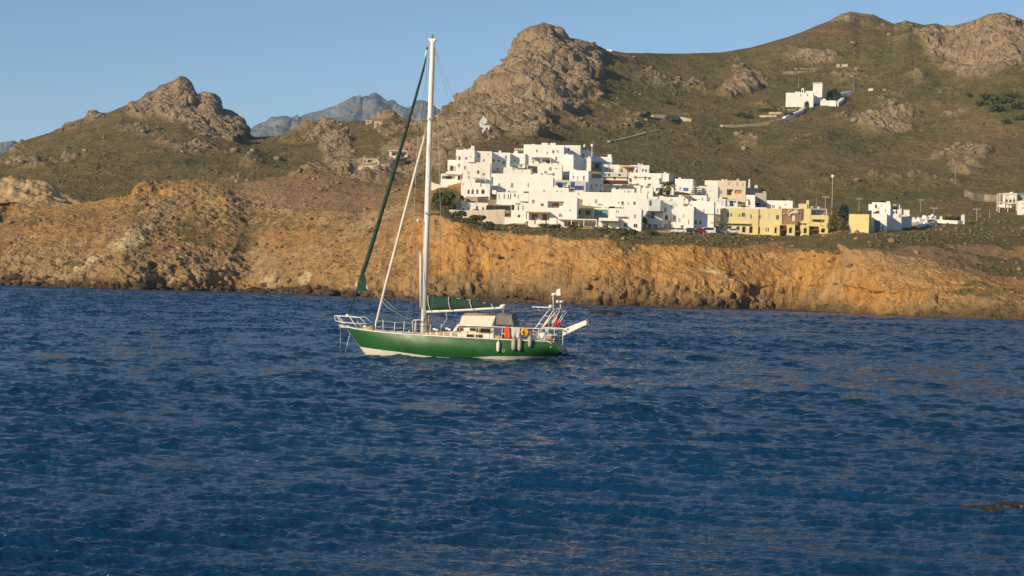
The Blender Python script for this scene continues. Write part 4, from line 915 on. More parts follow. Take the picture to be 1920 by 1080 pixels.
    if mat in 'wmkc' and Wd > 3.2:
        for i in range(cr.integers(1, 4)):
            u = cr.uniform(.6, Wd-.6); vv = cr.uniform(1, dep-1); w = cr.integers(0, 4)
            if w == 0: MB().tube([(u-.6, vv, zr+.75), (u+.6, vv, zr+.75)], .26, 9).box(u-.5, u-.4, vv-.2, vv+.2, zr, zr+.5).box(u+.4, u+.5, vv-.2, vv+.2, zr, zr+.5).build('water_tank', H['g' if i else 'w'], o, True)
            elif w == 1: MB().tube([(u, vv, zr), (u, vv, zr+2.2)], .035, 5).tube([(u-.5, vv, zr+2.1), (u+.5, vv, zr+2.1)], .025, 4).tube([(u-.3, vv, zr+1.8), (u+.3, vv, zr+1.8)], .025, 4).build('aerial', Wn['i'], o)
            elif w == 2: MB().box(u-.35, u+.35, vv-.35, vv+.35, zr, zr+1.1).box(u-.45, u+.45, vv-.45, vv+.45, zr+1.103, zr+1.2).build('chimney', H[mat], o)
            else: MB().add([(u-.8, vv-.5, zr+.2), (u+.8, vv-.5, zr+.2), (u+.8, vv+.5, zr+1.0), (u-.8, vv+.5, zr+1.0), (u-.8, vv-.45, zr+.12), (u+.8, vv-.45, zr+.12), (u+.8, vv+.55, zr+.92), (u-.8, vv+.55, zr+.92)], [(0, 1, 2, 3), (7, 6, 5, 4), (0, 4, 5, 1), (1, 5, 6, 2), (2, 6, 7, 3), (3, 7, 4, 0)]).tube([(u, vv+.3, zr), (u, vv+.3, zr+.8)], .05, 4).build('solar_heater', Wn['d'], o)
    for k, v, m in E:
        if k in 'br':
            (u0, t1), (u1, t0) = q(v[0], v[1]), q(v[2], v[3]); pr = 1.2
            bo = MB().box(u0, u1, -pr, -.004, t0-.16, t0).build('balcony', H[mat], o)
            if k == 'b': MB().box(u0, u1, -pr, -pr+.12, t0, t1).box(u0, u0+.12, -pr+.12, -.004, t0, t1).box(u1-.12, u1, -pr+.12, -.004, t0, t1).build('parapet', H[mat], bo)
            else:
                rb = MB().box(u0, u1, -pr, -pr+.05, t1-.05, t1).box(u0, u0+.05, -pr+.05, -.004, t1-.05, t1).box(u1-.05, u1, -pr+.05, -.004, t1-.05, t1)
                n = max(2, int((u1-u0)/.3))
                for i in range(n+1): x = u0+.025+(u1-u0-.05)*i/n; rb.box(x-.02, x+.02, -pr+.005, -pr+.045, t0, t1-.05)
                rb.build('railing', Wn['i'], bo)
        elif k in 'pv':
            (u0, t1), (u1, t0) = q(v[0], v[1]), q(v[2], v[3]); pr = 2.6
            dr_ = 1.25 if m in 're' else .32
            vs = [(u0, -pr, t1-dr_), (u1, -pr, t1-dr_), (u1, -.004, t1), (u0, -.004, t1)] if k == 'p' else [(u0, -pr, t1-.2), (u1, -pr, t1-.2), (u1, -.004, t1-.2), (u0, -.004, t1-.2)]
            zz_ = .1 if k == 'p' else .28
            sl = H[mat] if m == 'x' else Wn[m]
            po = MB().add(vs+[(x, y, z+zz_) for x, y, z in vs], [(0, 3, 2, 1), (4, 5, 6, 7), (0, 1, 5, 4), (1, 2, 6, 5), (2, 3, 7, 6), (3, 0, 4, 7)]).build('pergola' if k == 'v' else 'awning', sl, o)
            n = max(1, round((u1-u0)/3.2))
            for i in range(n+1): x = u0+.1+(u1-u0-.2)*i/n; MB().box(x-.09, x+.09, -pr+.08, -pr+.26, z0 if t0 < .4 else t0, vs[0][2]-.002).build('post', sl if k == 'v' and m == 'x' else Wn['k'] if m in 'keo' else H['w'], po)
        elif k == 'c':
            u = q(v[0], (yt+yb)/2)[0]; w = v[2]/2; zt = q(v[0], v[1])[1]; u = min(max(u, w+.3), Wd-w-.3)
            co = MB().box(u-w, u+w, 1.6, 1.6+2*w, zr-.0, zt-.25).build('chimney', H[mat], o); MB().box(u-w-.08, u+w+.08, 1.52, 1.68+2*w, zt-.25+.003, zt).build('cap', H[mat], co)
        elif k == 'e':   # raised block on the roof
            (u0, t1), (u1, t0) = q(v[0], v[1]), q(v[2], v[1]); MB().box(u0, u1, 1.2, 4.2, zr+.003, t1).build('roof_room', H[mat], o)
        elif k == 'n':   # aerial
            u = q(v[0], (yt+yb)/2)[0]; zt = q(v[0], v[1])[1]; MB().tube([(u, 2, zr), (u, 2, zt)], .05, 5).tube([(u-.5, 2, zt-.15), (u+.5, 2, zt-.15)], .03, 4).tube([(u-.35, 2, zt-.5), (u+.35, 2, zt-.5)], .03, 4).build('aerial', Wn['i'], o)
        elif k == 't':   # flat trim band / block standing proud of the wall
            (u0, t1), (u1, t0) = q(v[0], v[1]), q(v[2], v[3]); MB().box(u0, u1, -.5, -.004, t0, t1).build('ledge', Wn[m] if m in Wn and m not in 'd' else H[mat], o)
    return o
def wall(label, pts, h, t=.4, mat='w', name='garden_wall', cat='wall', group=None, sink=1.5, base=None, flat=False):
    "low wall following photo points of its foot"
    g = [ground(a, b_) for a, b_ in pts]
    if flat: ym = sum(q.y for q in g)/len(g); g = [at(a, b_, ym) for a, b_ in pts]
    c = g[0].copy(); mb = MB()
    o = None
    for i in range(len(g)-1):
        p, q_ = g[i]-c, g[i+1]-c; d = q_-p; n = Vector((-d.y, d.x, 0)).normalized()*t/2
        if n.y < 0: n = -n
        b_ = [(p-n), (q_-n), (q_+n), (p+n)]
        mb.add([v-Vector((0, 0, sink)) for v in b_]+[v+Vector((0, 0, h)) for v in b_], [(0, 3, 2, 1), (4, 5, 6, 7), (0, 1, 5, 4), (1, 2, 6, 5), (2, 3, 7, 6), (3, 0, 4, 7)])
    o = mb.build(name, H[mat] if mat in H else Wn[mat], None); o.location = c
    return tag(o, label, cat, group)
T = house
# -------- left cluster
T('tall white house with a chimney at the upper left corner of the town', 854, 889.5, 281, 322, 9, 20, 'w', 'w 859.5 293 863.5 299.5 n; w 853.2 292 856 299; w 881 293 885.5 295 g; c 889 273 1.0; c 883 277 .6')
T('white house near the upper left with three small dark windows in a row', 889.8, 922, 283.5, 322, 9, 12, 'm', 'w 893.3 298.4 896.6 303.4; w 905.8 298 909 303; w 914 288.5 917 291 g; n 917 271')
T('white house with a brown loggia and iron rail at the far left', 838.8, 856, 300, 329, 8, 16, 'w', 'l 842.5 310 851 320.5 n; d 852.5 312 855.5 321 n; r 840 319 862 324')
T('low white house with a wide balcony slab over dark doors, leftmost in the town', 826, 864, 326, 347, 6, 10, 'w', 'l 829 329 853 336 k; a 858 328 865 338 n; b 836 322.5 866 326.5', sink=2)
T('white block with a pale door, third row at the left behind the arches', 867, 919, 304.5, 347, 7, 10, 'm', 'w 870.2 311.3 873.3 317.8; d 919.2 311.5 923.5 319.5 l; w 877 322 881 326 g; t 877 303.5 890 305 s')
T('white house with four pointed arches along its lower floor', 864, 918.5, 335.5, 370, 8, 10, 'w', 'l 891 334.5 910 343 f; a 876.5 355.5 880.5 364 l; a 884 355 888.5 364 l; a 893 355 897 364 l; a 902.5 354.5 909 363.5 n; w 868 343.5 870 347 g; p 886 333.5 911 343 f')
T('white house with two dark square windows left of the low slit window house', 922.5, 956, 286, 322, 9, 12, 'w', 'w 923 298.7 928 303.2; w 932.5 299 937.3 303.4; e 936 286 944; n 925 274')
T('white house with a low slit window and shaded right side, left of the dark canopy', 956, 984.5, 287.5, 322, 10, 26, 'w', 'w 962 299.6 967.5 302 g; w 971 300 975.5 301.5 g; d 985 300 989 308 d; c 965 284 1.1')
T('white terrace house with a grey awning over a row of windows', 944, 996, 314.5, 335, 7, 14, 'm', 'w 961 310.5 963.5 317; l 962 310.5 977 318 g; b 944 317.5 996 330; p 956 307.5 990 317 s; w 981 311 988 317 d', base=334)
T('long white block with three grey shuttered windows below the grey awning house', 920, 1037, 331, 362, 8, 14, 'w', 'w 933.3 343.8 938.3 352 g; w 958.3 343 962.8 352 g; w 989.5 343 992 351.5 g; w 943 323.8 947.5 326 g; w 978 328.2 988 330 g; w 1018.5 357 1022.5 365.5 k; w 1023 361 1027.5 366 k; t 919.5 331 921.5 355 s; c 930 328.5 1.2; e 1000 325 1014')
T('white house with a row of six narrow windows, left of centre', 931, 991, 361, 384, 7, 14, 'w', 'w 935 364 937.5 374 l; w 944.5 364 947.5 373 g; w 952.3 364 954.2 373.5; w 956.5 364 958.7 373.5; w 963.8 363.2 967 369.5; w 971 365 973.5 373 l; w 991 364 992.8 368.5; d 921 358 929 363 n; e 922 356 930')
T('narrow white house with two tall dark windows and a leafy terrace, at the front left', 958, 990.5, 380, 413, 7, 14, 'w', 'w 970.6 385 973.5 394.5 d; w 979.5 385 982.5 394.5 l; w 994.5 377.5 997 385 n; d 958.5 384 964.5 394 e; t 966 380.5 973 382.3 s')
T('low white house with small dark square windows beside a black canopy', 864.5, 915, 380, 398, 6, 8, 'm', 'w 867 389.5 870.5 395; w 877.3 389.5 881 394; w 904 388.5 908.3 394.5; w 917 389 922 397; p 912 385.5 957 398 e')
T('small stone shed at the left foot of the town', 847.5, 864, 380, 396, 5, 6, 'b', 'd 850 384 854 394 k', name='stone_shed', cat='shed')
wall('long beige garden wall below the black canopy', [(842,409),(870,411),(910,410),(946,409)], 2.3, .4, 'c', flat=True)
wall('curved white retaining wall at the front left of the town', [(926,416),(945,419),(965,420),(990,419)], 1.7, .5, 'w', flat=True)
wall('white terrace wall running out to the left of the town', [(803,351),(815,357),(830,361),(863,361)], 2.1, .6, 'm', flat=True)
wall('beige stone retaining wall under the house of arches', [(874,378),(895,379),(915,378)], 1.5, .5, 'b')
# -------- top and centre
T('big white house at the very top of the town with small round-cornered windows', 981, 1057, 271.5, 312, 9, 12, 'w', 'w 1005.5 280.5 1008.3 286; w 1025 284.5 1027.8 289.5 g; d 1014 281 1016.5 288 w; e 1015 267.5 1027; e 1031 267.5 1041; n 987.5 262')
T('pale upper annex with a flat slab roof left of the top house', 966, 1000, 279, 306, 6, 12, 'm', 'l 968 283 984 290 g; l 986 283 998 290 g; v 965.5 280 1000 290 x')
T('white wing on the right of the top house, half shaded', 1057.5, 1088, 272.3, 312, 9, 14, 'k', 'n 1073 264')
T('flat dark canopy shelter with a pale blue roof in front of the top house', 997.5, 1034, 300, 311, 6, 8, 'm', 'l 999 300.5 1021 307 d; d 1024 300 1033 306 n; v 997 295.5 1033 308 l', off=-2)
T('plain white cube house in the middle of the top row with a shaded side', 1053, 1075, 290, 330, 13, 52, 'w', 'c 1060 287.5 .8; w 1074.5 286 1076 295')
T('white house under the big satellite dish', 1072.5, 1102, 281, 312, 12, 40, 'w', 'w 1101 285 1103 292')
T('white house with a blue shaded porch and chimney pot ending the top row', 1109.5, 1147, 294, 318, 7, 16, 'w', 'l 1110.5 303.5 1128 318 b; t 1109 302 1148 304 w; c 1143 289 1.2')  # blue doors paint the blue shade at the back of the porch
T('long blank white terrace block below the top house', 1007, 1054, 308, 336, 8, 10, 'w', 'w 1040 315 1046 317 g; n 1035 313; t 1025 325.5 1036 327.5 s')
T('low white cottage row with little dark windows right of the blue porch', 1128.5, 1161, 308.5, 323, 6, 10, 'm', 'w 1143 316.5 1147 320; w 1148 316.5 1152 320; w 1159 317 1164 321; w 1165.5 317 1169.5 321')
T('cottage with a tan lean-to roof and open porch near the top right of the town', 1160.5, 1186, 310, 328, 6, 12, 'c', 'l 1184 316 1197 324 k; d 1163 318 1167 326 n; p 1167 312.5 1196 324 o')
T('plain white cottage with two dark openings at the top right of the town', 1181.5, 1217.5, 309.5, 326, 7, 12, 'k', 'w 1203.5 317 1207 321.5; w 1209 317.5 1213 322; c 1197 306 .7')
T('white terrace with a fenced roof garden below the cottages', 1127, 1176, 323, 339, 6, 10, 'm', 'w 1131 331 1134.5 336 g; r 1128 322 1174 331; w 1140 326 1144 330 k; w 1160 326 1164 331 k')
T('white block house with three slender windows and a shaded right side, centre of the town', 1067, 1103, 319.5, 362, 11, 24, 'w', 'w 1082.3 329.5 1084.5 337.5 l; w 1093.3 329.5 1096.3 338.5; w 1074 329 1077 335 g; c 1071 316 1')
T('white house behind the maroon awning with two pale windows', 1102.5, 1130.5, 334, 362, 8, 14, 'm', 'w 1107.5 346 1109.8 353.5 g; w 1116 345 1121 350 g; w 1126 345 1128.5 350 g; w 1124 356.5 1127 361 k')
T('pale house carrying a maroon awning over its terrace', 1130, 1201, 347.5, 366, 8, 12, 'm', 'w 1142 361.5 1145 366 k; w 1160 361 1164 366 k; p 1127 338 1178 347 r; t 1137 364.5 1160 366 s')
T('white house with two dark oblong windows beneath the cottages at the right', 1176, 1240, 324.5, 350, 8, 14, 'w', 'w 1192 343.8 1198.3 348.2; w 1214 344.2 1220.3 348.8; w 1227.5 345.5 1230 351.5 g; w 1236 334 1240 341 b; t 1187 331.5 1220 333 s', base=348)
T('white house with a pale blue roof terrace at the upper right of the town', 1224, 1254, 325, 342, 10, 38, 'k', 'w 1236.5 333.5 1240.5 341 b')
T('low house with dark openings under a long flat eave left of the palms', 1176, 1222, 360, 371, 5, 8, 'm', 'l 1177 361.5 1198 367 k; w 1186 363 1191 367 n; w 1209 362 1215 367; t 1175.5 358.5 1222 360.5 k', base=369)
T('shaded courtyard house with white pillars and a blue shade-painted recess in the town centre', 1036, 1098, 338, 365, 7, -30, 'k', 'l 1042 341 1064 354 b; w 1070 341 1078 352 b; d 1066 347 1069 356 n; w 1078 348 1095 356 b; n 1057 320', off=2)  # blue doors and windows paint in the shade of the courtyard recess
# -------- front row centre
T('large white house with brown shuttered loggia and a red-roofed veranda, front centre', 990, 1081.5, 368.5, 424, 9, 16, 'w', 'l 1027 379 1055.5 390 n; l 992 399 1030 413.5 n; p 988 397 1030.5 413 o; w 1068 392 1070.5 396.5 g; w 1070 354 1072 360; t 1026.5 377.5 1056 379 k; c 1000 365 1')
T('wide white house with slender windows and two small balconies, centre', 1092, 1213, 361, 394, 9, 12, 'w', 'w 1115.3 373.5 1117.2 381; w 1118.3 373.5 1120 381; w 1165 377 1169.5 384.3; w 1176.8 379.5 1179.5 384 g; w 1187.5 377.8 1192 384.5; r 1149 386 1164 388; r 1176 392 1190 394; w 1121 382 1130 385.5 g; w 1159 378.5 1161 381.5 n', base=391)
T('small white house with a brown window under a dark edged awning, front centre', 1084.5, 1113.5, 393, 411, 6, 14, 'c', 'w 1098 394.8 1106.3 402.8 n; w 1085 394 1088 402 k; p 1084 391 1113.5 408 s')
T('white house front glazed with turquoise panels', 1113.7, 1140, 390, 409, 6, 12, 'w', 'l 1115.5 393 1139 407.5 x; w 1116 394 1127 399 q; w 1128 394 1139 399 q; w 1116 400.5 1127 407 q; w 1128 400.5 1139 407 q')
T('long flat roofed white veranda on thin columns at the cliff edge', 1048, 1120, 413, 426, 7, 6, 'm', 'l 1058 414 1084 425 n; l 1088 414 1116 425 f; v 1047.5 410.5 1119 425 x', base=424)
T('white house with an open furnished terrace below the turquoise panels', 1121, 1161, 414, 429, 6, 8, 'w', 'l 1131 417 1156 428 k; b 1123 408.5 1160 414.5; v 1129 415 1162 427 k')
T('white corner house with two dark square windows low on its front wall', 1140, 1202.5, 391, 430, 9, 16, 'w', 'w 1188.8 402 1192.8 409.3 g; w 1169.5 418 1177.3 426; w 1188 419.5 1195.3 427; w 1154.7 394.5 1156.5 399.5; w 1158.5 394.5 1160.3 399.5; r 1153 402.5 1173 405.5; b 1140 409 1162 415')
T('blue shaded white house with stacked balconies, front row right of centre', 1213, 1238, 373, 431, 9, -26, 'k', 'w 1220.5 399 1227.5 409.5 b; w 1216 420.5 1219.5 431 k; d 1226 421 1232 431 g; b 1214 386 1236 396; b 1214 409 1239 420; w 1218 376 1222 386 b; v 1213 396.5 1238 409 k', off=4)
T('shaded white house with an arched dark window behind the street lamp', 1238, 1268, 376, 431, 9, -22, 'k', 'a 1247 402 1252.5 412.5 d; w 1262 404 1267 412 g; b 1256 415 1270 426', off=5)
T('long plain white terrace wall house below the palms', 1200, 1282, 369, 392, 8, 8, 'w', 'w 1218.5 378 1221 386 b; w 1212 382.5 1214 386 g; w 1264 384 1266.5 391; w 1268.8 384 1271 391; t 1218.5 380 1235 386 b', base=390)
T('white domestic block with pale double windows left of the church house', 1267.5, 1300.5, 387, 434, 8, 12, 'w', 'w 1272 409 1276 417 l; w 1290.3 412 1292.3 420.5 g; w 1281 402 1282.5 408 g; e 1270 384 1280')
T('tall white house with two pairs of dark windows above the parked cars', 1295, 1338.5, 377, 434, 8, 14, 'w', 'w 1302 413 1306.8 421; w 1310.5 413.2 1315 421.2; w 1302.5 390.5 1304.3 396.5 g; w 1319 392.5 1321.2 400 g; w 1332.5 415.5 1334 420; w 1336 415.5 1337.5 420; t 1294.5 400 1339 401 w; e 1306 374 1316')
def taper(label, pxc, w0, w1, yt, yb, mat, off, name, cat, D=None, pts=None):
    g = ground(pxc, yb if D is None else D); Y = g.y+off; p = at(pxc, yb, Y); o = empty(name, p, 0); tag(o, label, cat)
    k = Y/F; Hh = (yb-yt)*k; a, b_ = w0*k/2, w1*k/2
    MB().add([(-a,-a,-3),(a,-a,-3),(a,a,-3),(-a,a,-3),(-b_,-b_,Hh*.9),(b_,-b_,Hh*.9),(b_,b_,Hh*.9),(-b_,b_,Hh*.9),(0,0,Hh)], [(0,1,5,4),(1,2,6,5),(2,3,7,6),(3,0,4,7),(4,5,8),(5,6,8),(6,7,8),(7,4,8),(3,2,1,0)]).build('shaft', H[mat], o)
    MB().box(-b_-.12, b_+.12, -b_-.12, b_+.12, Hh*.80, Hh*.83).build('band', H[mat], o); return o
taper('tall tapering white chimney tower beside the yellow hotel', 1333.5, 9.5, 4, 357, 402, 'w', -1.5, 'chimney_tower', 'chimney', 434)
taper('pale tapering chimney standing on the cream house roof', 1404.5, 5, 2.6, 335, 352, 'm', -1, 'chimney', 'chimney')
taper('squat white roof chimney right of the tapering one', 1417.5, 6, 5, 346.5, 356, 'm', 0, 'chimney', 'chimney')
T('pale grey-white house behind the tiered pine', 1296, 1346, 349, 379, 8, 20, 'm', 'w 1330 357 1336 359 l; n 1302 337')
T('white upper house with a plain front at the right of the town skyline', 1321, 1364, 338.5, 356, 9, 30, 'w', 'n 1363 326; w 1300.5 340 1303 345 g', base=352)
T('white house below the skyline, right of the palms', 1265, 1299, 335.5, 366, 9, 30, 'w', 'w 1274 350 1278 358 l; w 1281 352 1291 358 b', base=360)
T('cream house with a brown loggia and pink curtain, highest at the right end', 1344.5, 1398, 338.5, 375, 8, 10, 'c', 'w 1349.5 356.5 1354.5 364 g; w 1366 341 1369 347.5 g; w 1381.5 340.5 1384.5 349 g; l 1363 354.5 1374 366 n; l 1378 356 1390 363 x; w 1379 357 1389 362.5 o; w 1346 370 1350 373 k; w 1392.5 343.5 1394.5 350 g; n 1364 325')
T('block with grey-beige painted shade beside the cream house, right end of the town', 1378, 1421, 352, 375, 9, -14, 'g', 'c 1412 349 1.2', off=-2)  # grey plaster stands in for the shaded right face of the cream house
T('small white cube house stepped below the grey block', 1398, 1415.5, 365.5, 388, 7, 12, 'w', 'w 1403 377.3 1407 384 n; t 1400 374 1404 375.5 k')
T('stepped house with painted grey shade at the right edge of the white town', 1415.5, 1437, 362, 388, 7, 8, 'g', 'e 1430 358 1436; w 1436.5 371 1438.5 378 k')  # grey plaster puts the shade on this wall into its colour
T('white house with a blue shaded roof court behind the hotel', 1338.5, 1383, 373, 396, 7, -8, 'k', 'l 1360.5 373.5 1381 387 b; d 1363 377 1368 385.5 w; w 1344 375.5 1351 377 g; w 1343 393 1344.5 402 d; w 1346.5 393 1348 402 d', base=398)  # blue doors colour in the shade of the roof court
T('long low white house with a planted roof terrace behind the hotel', 1383, 1437, 388.5, 400, 6, 8, 'w', 'w 1393.5 389 1396 391 n', base=396)
T('long white flat roofed building behind the yellow hotel', 1437, 1486, 376, 396, 7, 24, 'w', 'c 1472.5 374.5 1.0; n 1454 368; w 1470 383 1476 385 g', base=396)
# -------- smaller houses filling the rows
T('small plain white house between the two-window house and the maroon awning', 1106, 1128, 338, 364, 6, 10, 'w', 'w 1112 350 1114 355 g; w 1120 350 1122 355 g', off=3)
T('small white house with a brown door behind the cream terrace wall', 1202, 1224, 352.5, 374, 6, 12, 'w', 'd 1206 362 1209 371 n; w 1214 359 1217 363 g; c 1220 349 .7')
T('white house just behind the palm crowns', 1225, 1263, 345, 372, 7, 16, 'w', 'w 1230 352 1233 357 b; w 1256 351 1259 357 d; e 1228 342 1236', off=14)
T('white walled terrace house below the tiered pine', 1272, 1325, 366, 384, 7, 10, 'w', 'w 1282 371 1285 376 d; w 1316 370 1319 376 g; p 1279 366.5 1294 376 o', off=0)
T('narrow white house squeezed behind the chimney tower', 1338, 1360, 386, 404, 5, 6, 'w', 'w 1344 391 1346 399 d; w 1350 391 1352 399 d', off=1, base=402)
T('small white cube on the terrace above the corner house', 1146, 1170, 355, 372, 5, 10, 'w', 'w 1152 361 1154 365 g; w 1160 361 1163 365 d; c 1150 352 .8', off=2)
T('white stepped house under the shaded courtyard', 1036, 1066, 352, 372, 6, 10, 'w', 'w 1043 357 1046 361 d; w 1052 357 1054 362 g; e 1038 348 1046')
T('low white house with three small windows above the brown shuttered house', 1060, 1094, 357, 374, 6, 10, 'm', 'w 1066 361 1068 365 g; w 1074 361 1077 365 d; w 1084 361 1086 366 g', off=2)
T('white roof house with a dark doorway right of the arches', 917, 935, 347, 366, 5, 10, 'w', 'd 921 356 925 364 n; w 929 352 931 356 g', off=2)
T('tiny white cube high between the top house and the blue porch', 1090, 1108, 296, 318, 5, 12, 'w', 'w 1095 302 1097 306 d; c 1104 293 .7', off=-3)
T('white cottage with one blue window left of the palms', 1150, 1178, 345, 362, 5, 8, 'w', 'w 1158 351 1161 356 b; w 1168 351 1170 356 g', off=4)
# -------- yellow hotel (one building in wings)
HY = ground(1400, 438).y-1
T('yellow hotel wing with an arcade under a dark terrace edge, left end', 1354.5, 1422, 391, 437, 9, 10, 'y', 'w 1364 399 1367 406.5 k; w 1369.5 399 1373 406.5 d; w 1385 401 1388.5 407; w 1391 398.5 1397 407 d; w 1407 402 1410 410.5; w 1399 401 1402 410 w; l 1342 422 1349 434 n; a 1351 423 1357 435 n; a 1365 423 1372 435 n; a 1380.5 424 1387 435.5 d; a 1391.5 424 1398.5 436 d; a 1405 423.5 1411.5 437 d; t 1336 416.5 1407 420 y; t 1328 420.2 1407 421.6 k', D=HY, name='hotel', cat='hotel', group='yellow hotel buildings')
T('yellow hotel wing with a square stone-fronted ground floor and dark door', 1422, 1466, 391, 437.5, 9, 12, 'y', 'w 1423 403.5 1428 410.5 g; w 1442 401.5 1445.5 411 w; w 1455.5 403 1461 412.2 d; d 1418 426 1425 438 k; w 1435.5 426.5 1438 434.5; w 1439.5 426.5 1442.5 435; a 1452 424.5 1457.5 437 y; t 1450.5 421 1474 422.5 y', D=HY, name='hotel', cat='hotel', group='yellow hotel buildings')
T('brown stone hotel front with a white looped script sign', 1466, 1503, 392, 437.5, 8, 8, 't', 'w 1484.5 403.5 1490 415.5 w; w 1464 402 1466 412 w; a 1479 426.5 1485.5 437.5 n; w 1492 426 1498 433 k; b 1480 414.5 1494.5 421; p 1463 423.5 1473 433 r; p 1491.5 427 1501 434 r; t 1464.5 389.5 1503 392 y', D=HY, name='hotel', cat='hotel', group='yellow hotel buildings')
T('yellow hotel wing with a tall grey glass strip and roof tank', 1499.5, 1520, 391, 437.5, 8, 8, 'y', 'w 1500.5 393.5 1508.3 413.5 g; a 1506 427.5 1512.5 438 d; e 1500.5 381.5 1514.5; c 1515 375 .6; b 1501 415.5 1517 418', D=HY, name='hotel', cat='hotel', group='yellow hotel buildings')
T('low yellow hotel wing with a dark covered terrace, right end', 1519, 1553, 403.5, 437, 8, 8, 'y', 'l 1523 411 1546.5 422.5 d; a 1538.5 426.5 1547 435.5 k; w 1523 430 1531.5 435 k; p 1520 425 1533 434 r; b 1512 416 1537 423.8', D=HY, name='hotel', cat='hotel', group='yellow hotel buildings')
T('grey-white glazed roof pavilion on the hotel', 1520, 1546, 393, 404.5, 4, 8, 'k', 'w 1521 395 1530 403 l; w 1531.5 395 1542 403 l; v 1519 392 1548 404 s; e 1523 386.5 1537', name='roof_pavilion', cat='pavilion', D=HY, off=3, sink=.3, group=None)
T('separate plain yellow cube house right of the dark pines', 1591, 1629, 401.5, 436, 8, 14, 'y', 'd 1629.5 410 1632 424 n', name='yellow_house', cat='house', group=None)
T('low yellow annex stuck on the right of the yellow cube house', 1629.3, 1640, 424, 435.5, 5, 8, 'y', 'd 1632 428 1635 435 y', name='yellow_annex', cat='annex', group=None)
# porches in front of the hotel
def porch(label, x0, x1, yt, yb, ax0, ax1, ay):
    T(label, x0, x1, yt, yb, 2.2, 8, 'y', f'a {ax0} {ay} {ax1} {yb-.4} d', name='arched_porch', cat='porch', group='arched porches of the yellow hotel', D=HY, off=-2.7, sink=1.5, up=.05)
porch('yellow porch with a narrow arch under the stone-fronted wing', 1449, 1462, 420.5, 437.5, 1452.5, 1456.5, 426)
porch('yellow porch with an arch directly below the script sign', 1476, 1490.5, 421, 437.5, 1479.5, 1485.5, 426)
porch('yellow porch with an arch below the tall glass strip', 1501.5, 1517, 422, 438, 1507, 1513, 427)
porch('wide yellow porch with a round dark arch at the right end of the hotel', 1536.5, 1552.5, 423.5, 436.5, 1539.5, 1548, 427.5)
# script sign: loops of white lettering on the stone front
def sign():
    hp = next(o for o in bpy.data.objects if o.get('label', '').startswith('brown stone hotel'))
    Y0 = hp.location.y-.35; pts = []
    def st(p, r=.10):
        return [at(a, b_, Y0-(a-1466)*.148*math.sin(R(2))) for a, b_ in p], r
    A = [st([(1484,394.2),(1481,393.6),(1478.2,396),(1477,399.5),(1479,401.3),(1482,399.5),(1484,396.2),(1482.5,400),(1480.5,404.5),(1478.5,405.5)]), st([(1484.5,401),(1485.5,397.5),(1487,395.8),(1486.8,399),(1488.5,400.3),(1490.5,397),(1489.5,395),(1488,397),(1489.5,400)]), st([(1491,400),(1492.8,394.5),(1491.8,393.8),(1491,398),(1492.5,400)]), st([(1493.5,397),(1494.8,395),(1496.8,395.8),(1496.3,398.8),(1494.2,400),(1493.2,398.2),(1494,396)]), st([(1488,393.8),(1493,393.2),(1496.5,393.6)])]
    c = A[0][0][0].copy(); mb = MB()
    for p, r in A: mb.tube([q-c for q in p], r, 5)
    o = mb.build('script_sign', H['w']); o.location = c; tag(o, 'white looping cursive lettering on the brown stone hotel front', 'sign')
    hb = st([(1468,399.5),(1470,402),(1471.8,399.2),(1470,400.2),(1468,399.5)])[0]; c = hb[0].copy()
    o = MB().add([p-c for p in hb[:4]]+[p-c+Vector((0, .15, 0)) for p in hb[:4]], [(0, 1, 2, 3), (7, 6, 5, 4), (0, 4, 5, 1), (1, 5, 6, 2), (2, 6, 7, 3), (3, 7, 4, 0)]).build('wall_emblem', H['w']); o.location = c; tag(o, 'small white pointed emblem on the stone wall left of the lettering', 'emblem')
sign()
# -------- right of the hotel
T('white two storey house with a shaded loggia right of the yellow cube', 1634.5, 1669.5, 379.5, 402, 8, 14, 'w', 'w 1640.5 383.5 1644.5 390 n; w 1652 384 1654 387 g; l 1670 384 1686 394 d; w 1673 396.5 1677 400 k; w 1659.5 392 1662 399 l; c 1666.5 376.8 .8; e 1628 394 1636; w 1642 395.5 1649 399 k', base=432, sink=6, off=2, group=None)
T('white ground floor with a blue door, below the loggia house at the right', 1633.5, 1662.5, 400.5, 434, 8, 20, 'w', 'd 1639 413.5 1650 433.5 u; w 1654 424 1657 432.5 g', group=None)
T('white side block with a shaded flat lean-to at the right of the loggia house', 1662.5, 1690, 385, 432, 8, 10, 'k', 'l 1671 386 1687 393 d; w 1674 396 1677 400 k; w 1679 396 1682 400 k; v 1669 382 1687 394 r; w 1685.5 401.5 1690 408.5 g', group=None, off=1)
T('low white wing with a sloping top beside the rubble steps', 1690.5, 1706, 403, 428, 7, 24, 'm', 'd 1706.5 411 1709.5 419 b; c 1699 393 1.6', group=None)
for i, (a, b_, s_, l) in enumerate([(1712,421,1.3,'white painted rubble heap of boulders nearest the low wing'),(1720,417,1.7,'largest white painted rubble heap beside the low wing'),(1729,414,1.5,'white painted rubble heap on the upper slope'),(1738,413,1.6,'white painted rubble heap under the utility pole'),(1747,412,1.3,'rightmost white painted rubble heap against the long wall'),(1730,421,1.2,'lowest white painted rubble heap')]):
    g = ground(a, b_); mb = MB()
    for k in range(9):
        v, f = ico(1); v = v*(1+.3*RNG.uniform(-1, 1, (len(v), 1)))*s_*RNG.uniform(.3, .62); c = np.array([RNG.normal(0, s_*.75), RNG.normal(0, .6), RNG.uniform(-.1, s_*.7)]); mb.add(v+c, f)
    v, f = ico(2); mb.add(v*(1+.2*RNG.uniform(-1, 1, (len(v), 1)))*np.array([s_*1.5, .9, s_*.55]), f)
    o = mb.build('rubble_heap', H['w']); o.location = g; tag(o, l, 'rubble', 'white rubble heaps')
